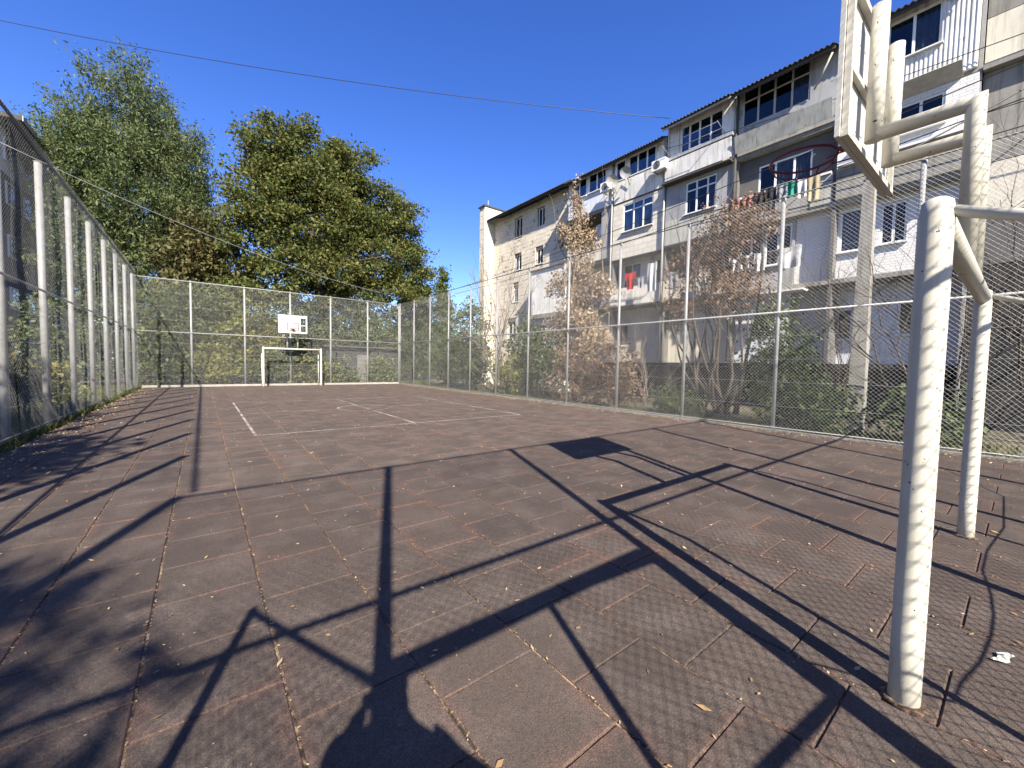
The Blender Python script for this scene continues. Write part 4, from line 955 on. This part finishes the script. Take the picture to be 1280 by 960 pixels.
for z in (1.2, 4.0, 6.8, 9.6, 11.9):
    for y in (33.8, 36.5, 39.4): 
        f = lhb('window', M_PVC, (-8.24, y, z), (-8.13, y+1.1, z+1.2)); lhb('pane', M_GLASS, (-8.128, y+.08, z+.08), (-8.12, y+1.02, z+1.12), f)
    for x in (-9.6, -12.6, -15.5):
        f = lhb('window', M_PVC, (x, 32.93, z), (x+1.3, 33.02, z+1.3)); lhb('pane', M_GLASS, (x+.08, 32.915, z+.08), (x+1.22, 32.925, z+1.22), f)
lw = empty('low_wall', (-8, 20, 0), label='low pale concrete ledge outside the left fence', cat='wall')
for i in range(6): MB().bbox((1.0-.0, -8+i*2.6, -.3), (1.4, -8+i*2.6+2.58, .95), .02).build('wall_block', M_CONC, lw)
sh = empty('shed', (9.4, 30.0, 0), label='dark grey shed behind the right half of the far fence', cat='shed')
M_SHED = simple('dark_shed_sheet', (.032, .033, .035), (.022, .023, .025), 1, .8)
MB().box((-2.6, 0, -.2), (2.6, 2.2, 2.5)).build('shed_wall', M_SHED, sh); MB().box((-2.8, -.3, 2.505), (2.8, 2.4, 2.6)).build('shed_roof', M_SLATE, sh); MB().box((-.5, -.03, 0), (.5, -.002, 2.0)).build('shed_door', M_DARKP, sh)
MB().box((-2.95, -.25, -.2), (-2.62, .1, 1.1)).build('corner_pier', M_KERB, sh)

# ------------------------------------------------------------------ the photographer, standing right behind the camera (only the shadow shows)
f2 = Vector((fwd.x, fwd.y, 0)).normalized(); r2 = Vector((f2.y, -f2.x, 0))
PR, PF, PZ = .09, .04, 1.075
def W(r_, f_, z): return r2*(r_+PR)+f2*(f_+PF)+Vector((0, 0, z*PZ))
J = {'pel': (W(0, -.42, .93), .15), 'waist': (W(0, -.42, 1.1), .14), 'chest': (W(0, -.41, 1.32), .165), 'neck': (W(0, -.37, 1.5), .06), 'chin': (W(0, -.33, 1.57), .075), 'head': (W(0, -.33, 1.66), .095), 'crown': (W(0, -.35, 1.74), .07)}
for s, k in ((-1, 'l'), (1, 'r')):
    J['sh'+k] = (W(s*.19, -.4, 1.43), .07); J['el'+k] = (W(s*(.37 if s > 0 else .22), -.27, 1.22), .05); J['wr'+k] = (W(s*.11-.09, -.16, 1.34), .032); J['ha'+k] = (W(s*.085-.09, -.125, 1.375), .03)
    J['hip'+k] = (W(s*.1, -.42, .88), .11); J['kn'+k] = (W(s*.12, -.40, .48), .075); J['an'+k] = (W(s*.13, -.44, .09), .05); J['to'+k] = (W(s*.15, -.27, .04), .04)
E_ = [('pel', 'waist'), ('waist', 'chest'), ('chest', 'neck'), ('neck', 'chin'), ('chin', 'head'), ('head', 'crown')]
for k in 'lr': E_ += [('chest', 'sh'+k), ('sh'+k, 'el'+k), ('el'+k, 'wr'+k), ('wr'+k, 'ha'+k), ('pel', 'hip'+k), ('hip'+k, 'kn'+k), ('kn'+k, 'an'+k), ('an'+k, 'to'+k)]
names = list(J); me = bpy.data.meshes.new('person'); me.from_pydata([J[n_][0] for n_ in names], [(names.index(a), names.index(b)) for a, b in E_], [])
pe = bpy.data.objects.new('person', me); COL.objects.link(pe)
sk_ = pe.modifiers.new('skin', 'SKIN'); sv = me.skin_vertices[0].data
for i, n_ in enumerate(names): sv[i].radius = (J[n_][1],)*2
sv[0].use_root = True; pe.modifiers.new('sub', 'SUBSURF').levels = 2; pe.modifiers['sub'].render_levels = 2
me.materials.append(cm('dark_clothing', (.05, .055, .07)))
tag(pe, 'person in dark clothes holding up a phone behind the camera', 'person')
for s in (-1, 1):                                   # fingers closed round the phone
    for q in range(4):
        b0 = W(s*.086-.09, -.115, 1.41-q*.0186); MB().tube([b0+r2*s*.012, b0+f2*.012+r2*s*.006, W(s*.064-.09, -.094, 1.41-q*.0186)], [.0085, .0085, .007], 8).build('finger', cBlk, pe)
    MB().tube([W(s*.075-.09, -.125, 1.373), W(s*.06-.09, -.122, 1.397)], [.01, .008], 8).build('thumb', cBlk, pe)
ph = MB(); m = Matrix.Translation(W(-.09, -.106, 1.3954)) @ Matrix((r2, f2, (0, 0, 1))).transposed().to_4x4(); ph.box((-.075, -.004, -.037), (.075, .004, .037), m)
tag(ph.build('phone', M_BLACK), 'phone held level in two hands behind the camera', 'phone')

# loose cable slung along the gate fence, a scrap of plastic on the tiles
cp = [(8.6, 1.4), (7.34, .83), (5.8, .80), (4.84, .86), (4.3, .86), (3.85, .81), (3.52, .79), (3.15, .79), (2.81, .81), (2.51, .85), (2.31, .86), (1.85, 1.3)]
tag(MB().tube([(x, -.86, z) for x, z in cp], .006, 6).build('loose_cable', M_BLACK), 'slack cable hung along the gate fence behind the camera', 'cable')
mb = MB(); n, m = 24, 8
def pt(i, j):
    u, v = i/n-.5, j/m-.5; wd = .022*(1-abs(2*u)**2.2)+.004
    return (u*.15+.006*math.sin(v*5+u*9), v*2*wd+.012*math.sin(u*7), .004+.006*(1+math.sin(u*23+v*4))*(1-abs(2*v))+.004*abs(math.sin(v*6+u*11)))
for i in range(n):
    for j in range(m): mb.face([pt(i, j), pt(i+1, j), pt(i+1, j+1), pt(i, j+1)], True)
o = mb.build('plastic_scrap', M_ASB); o.location = (3.3, .0, .004); o.rotation_euler = (0, 0, R(-25)); tag(o, 'crumpled white plastic scrap on the tiles right of the near goal post', 'litter')
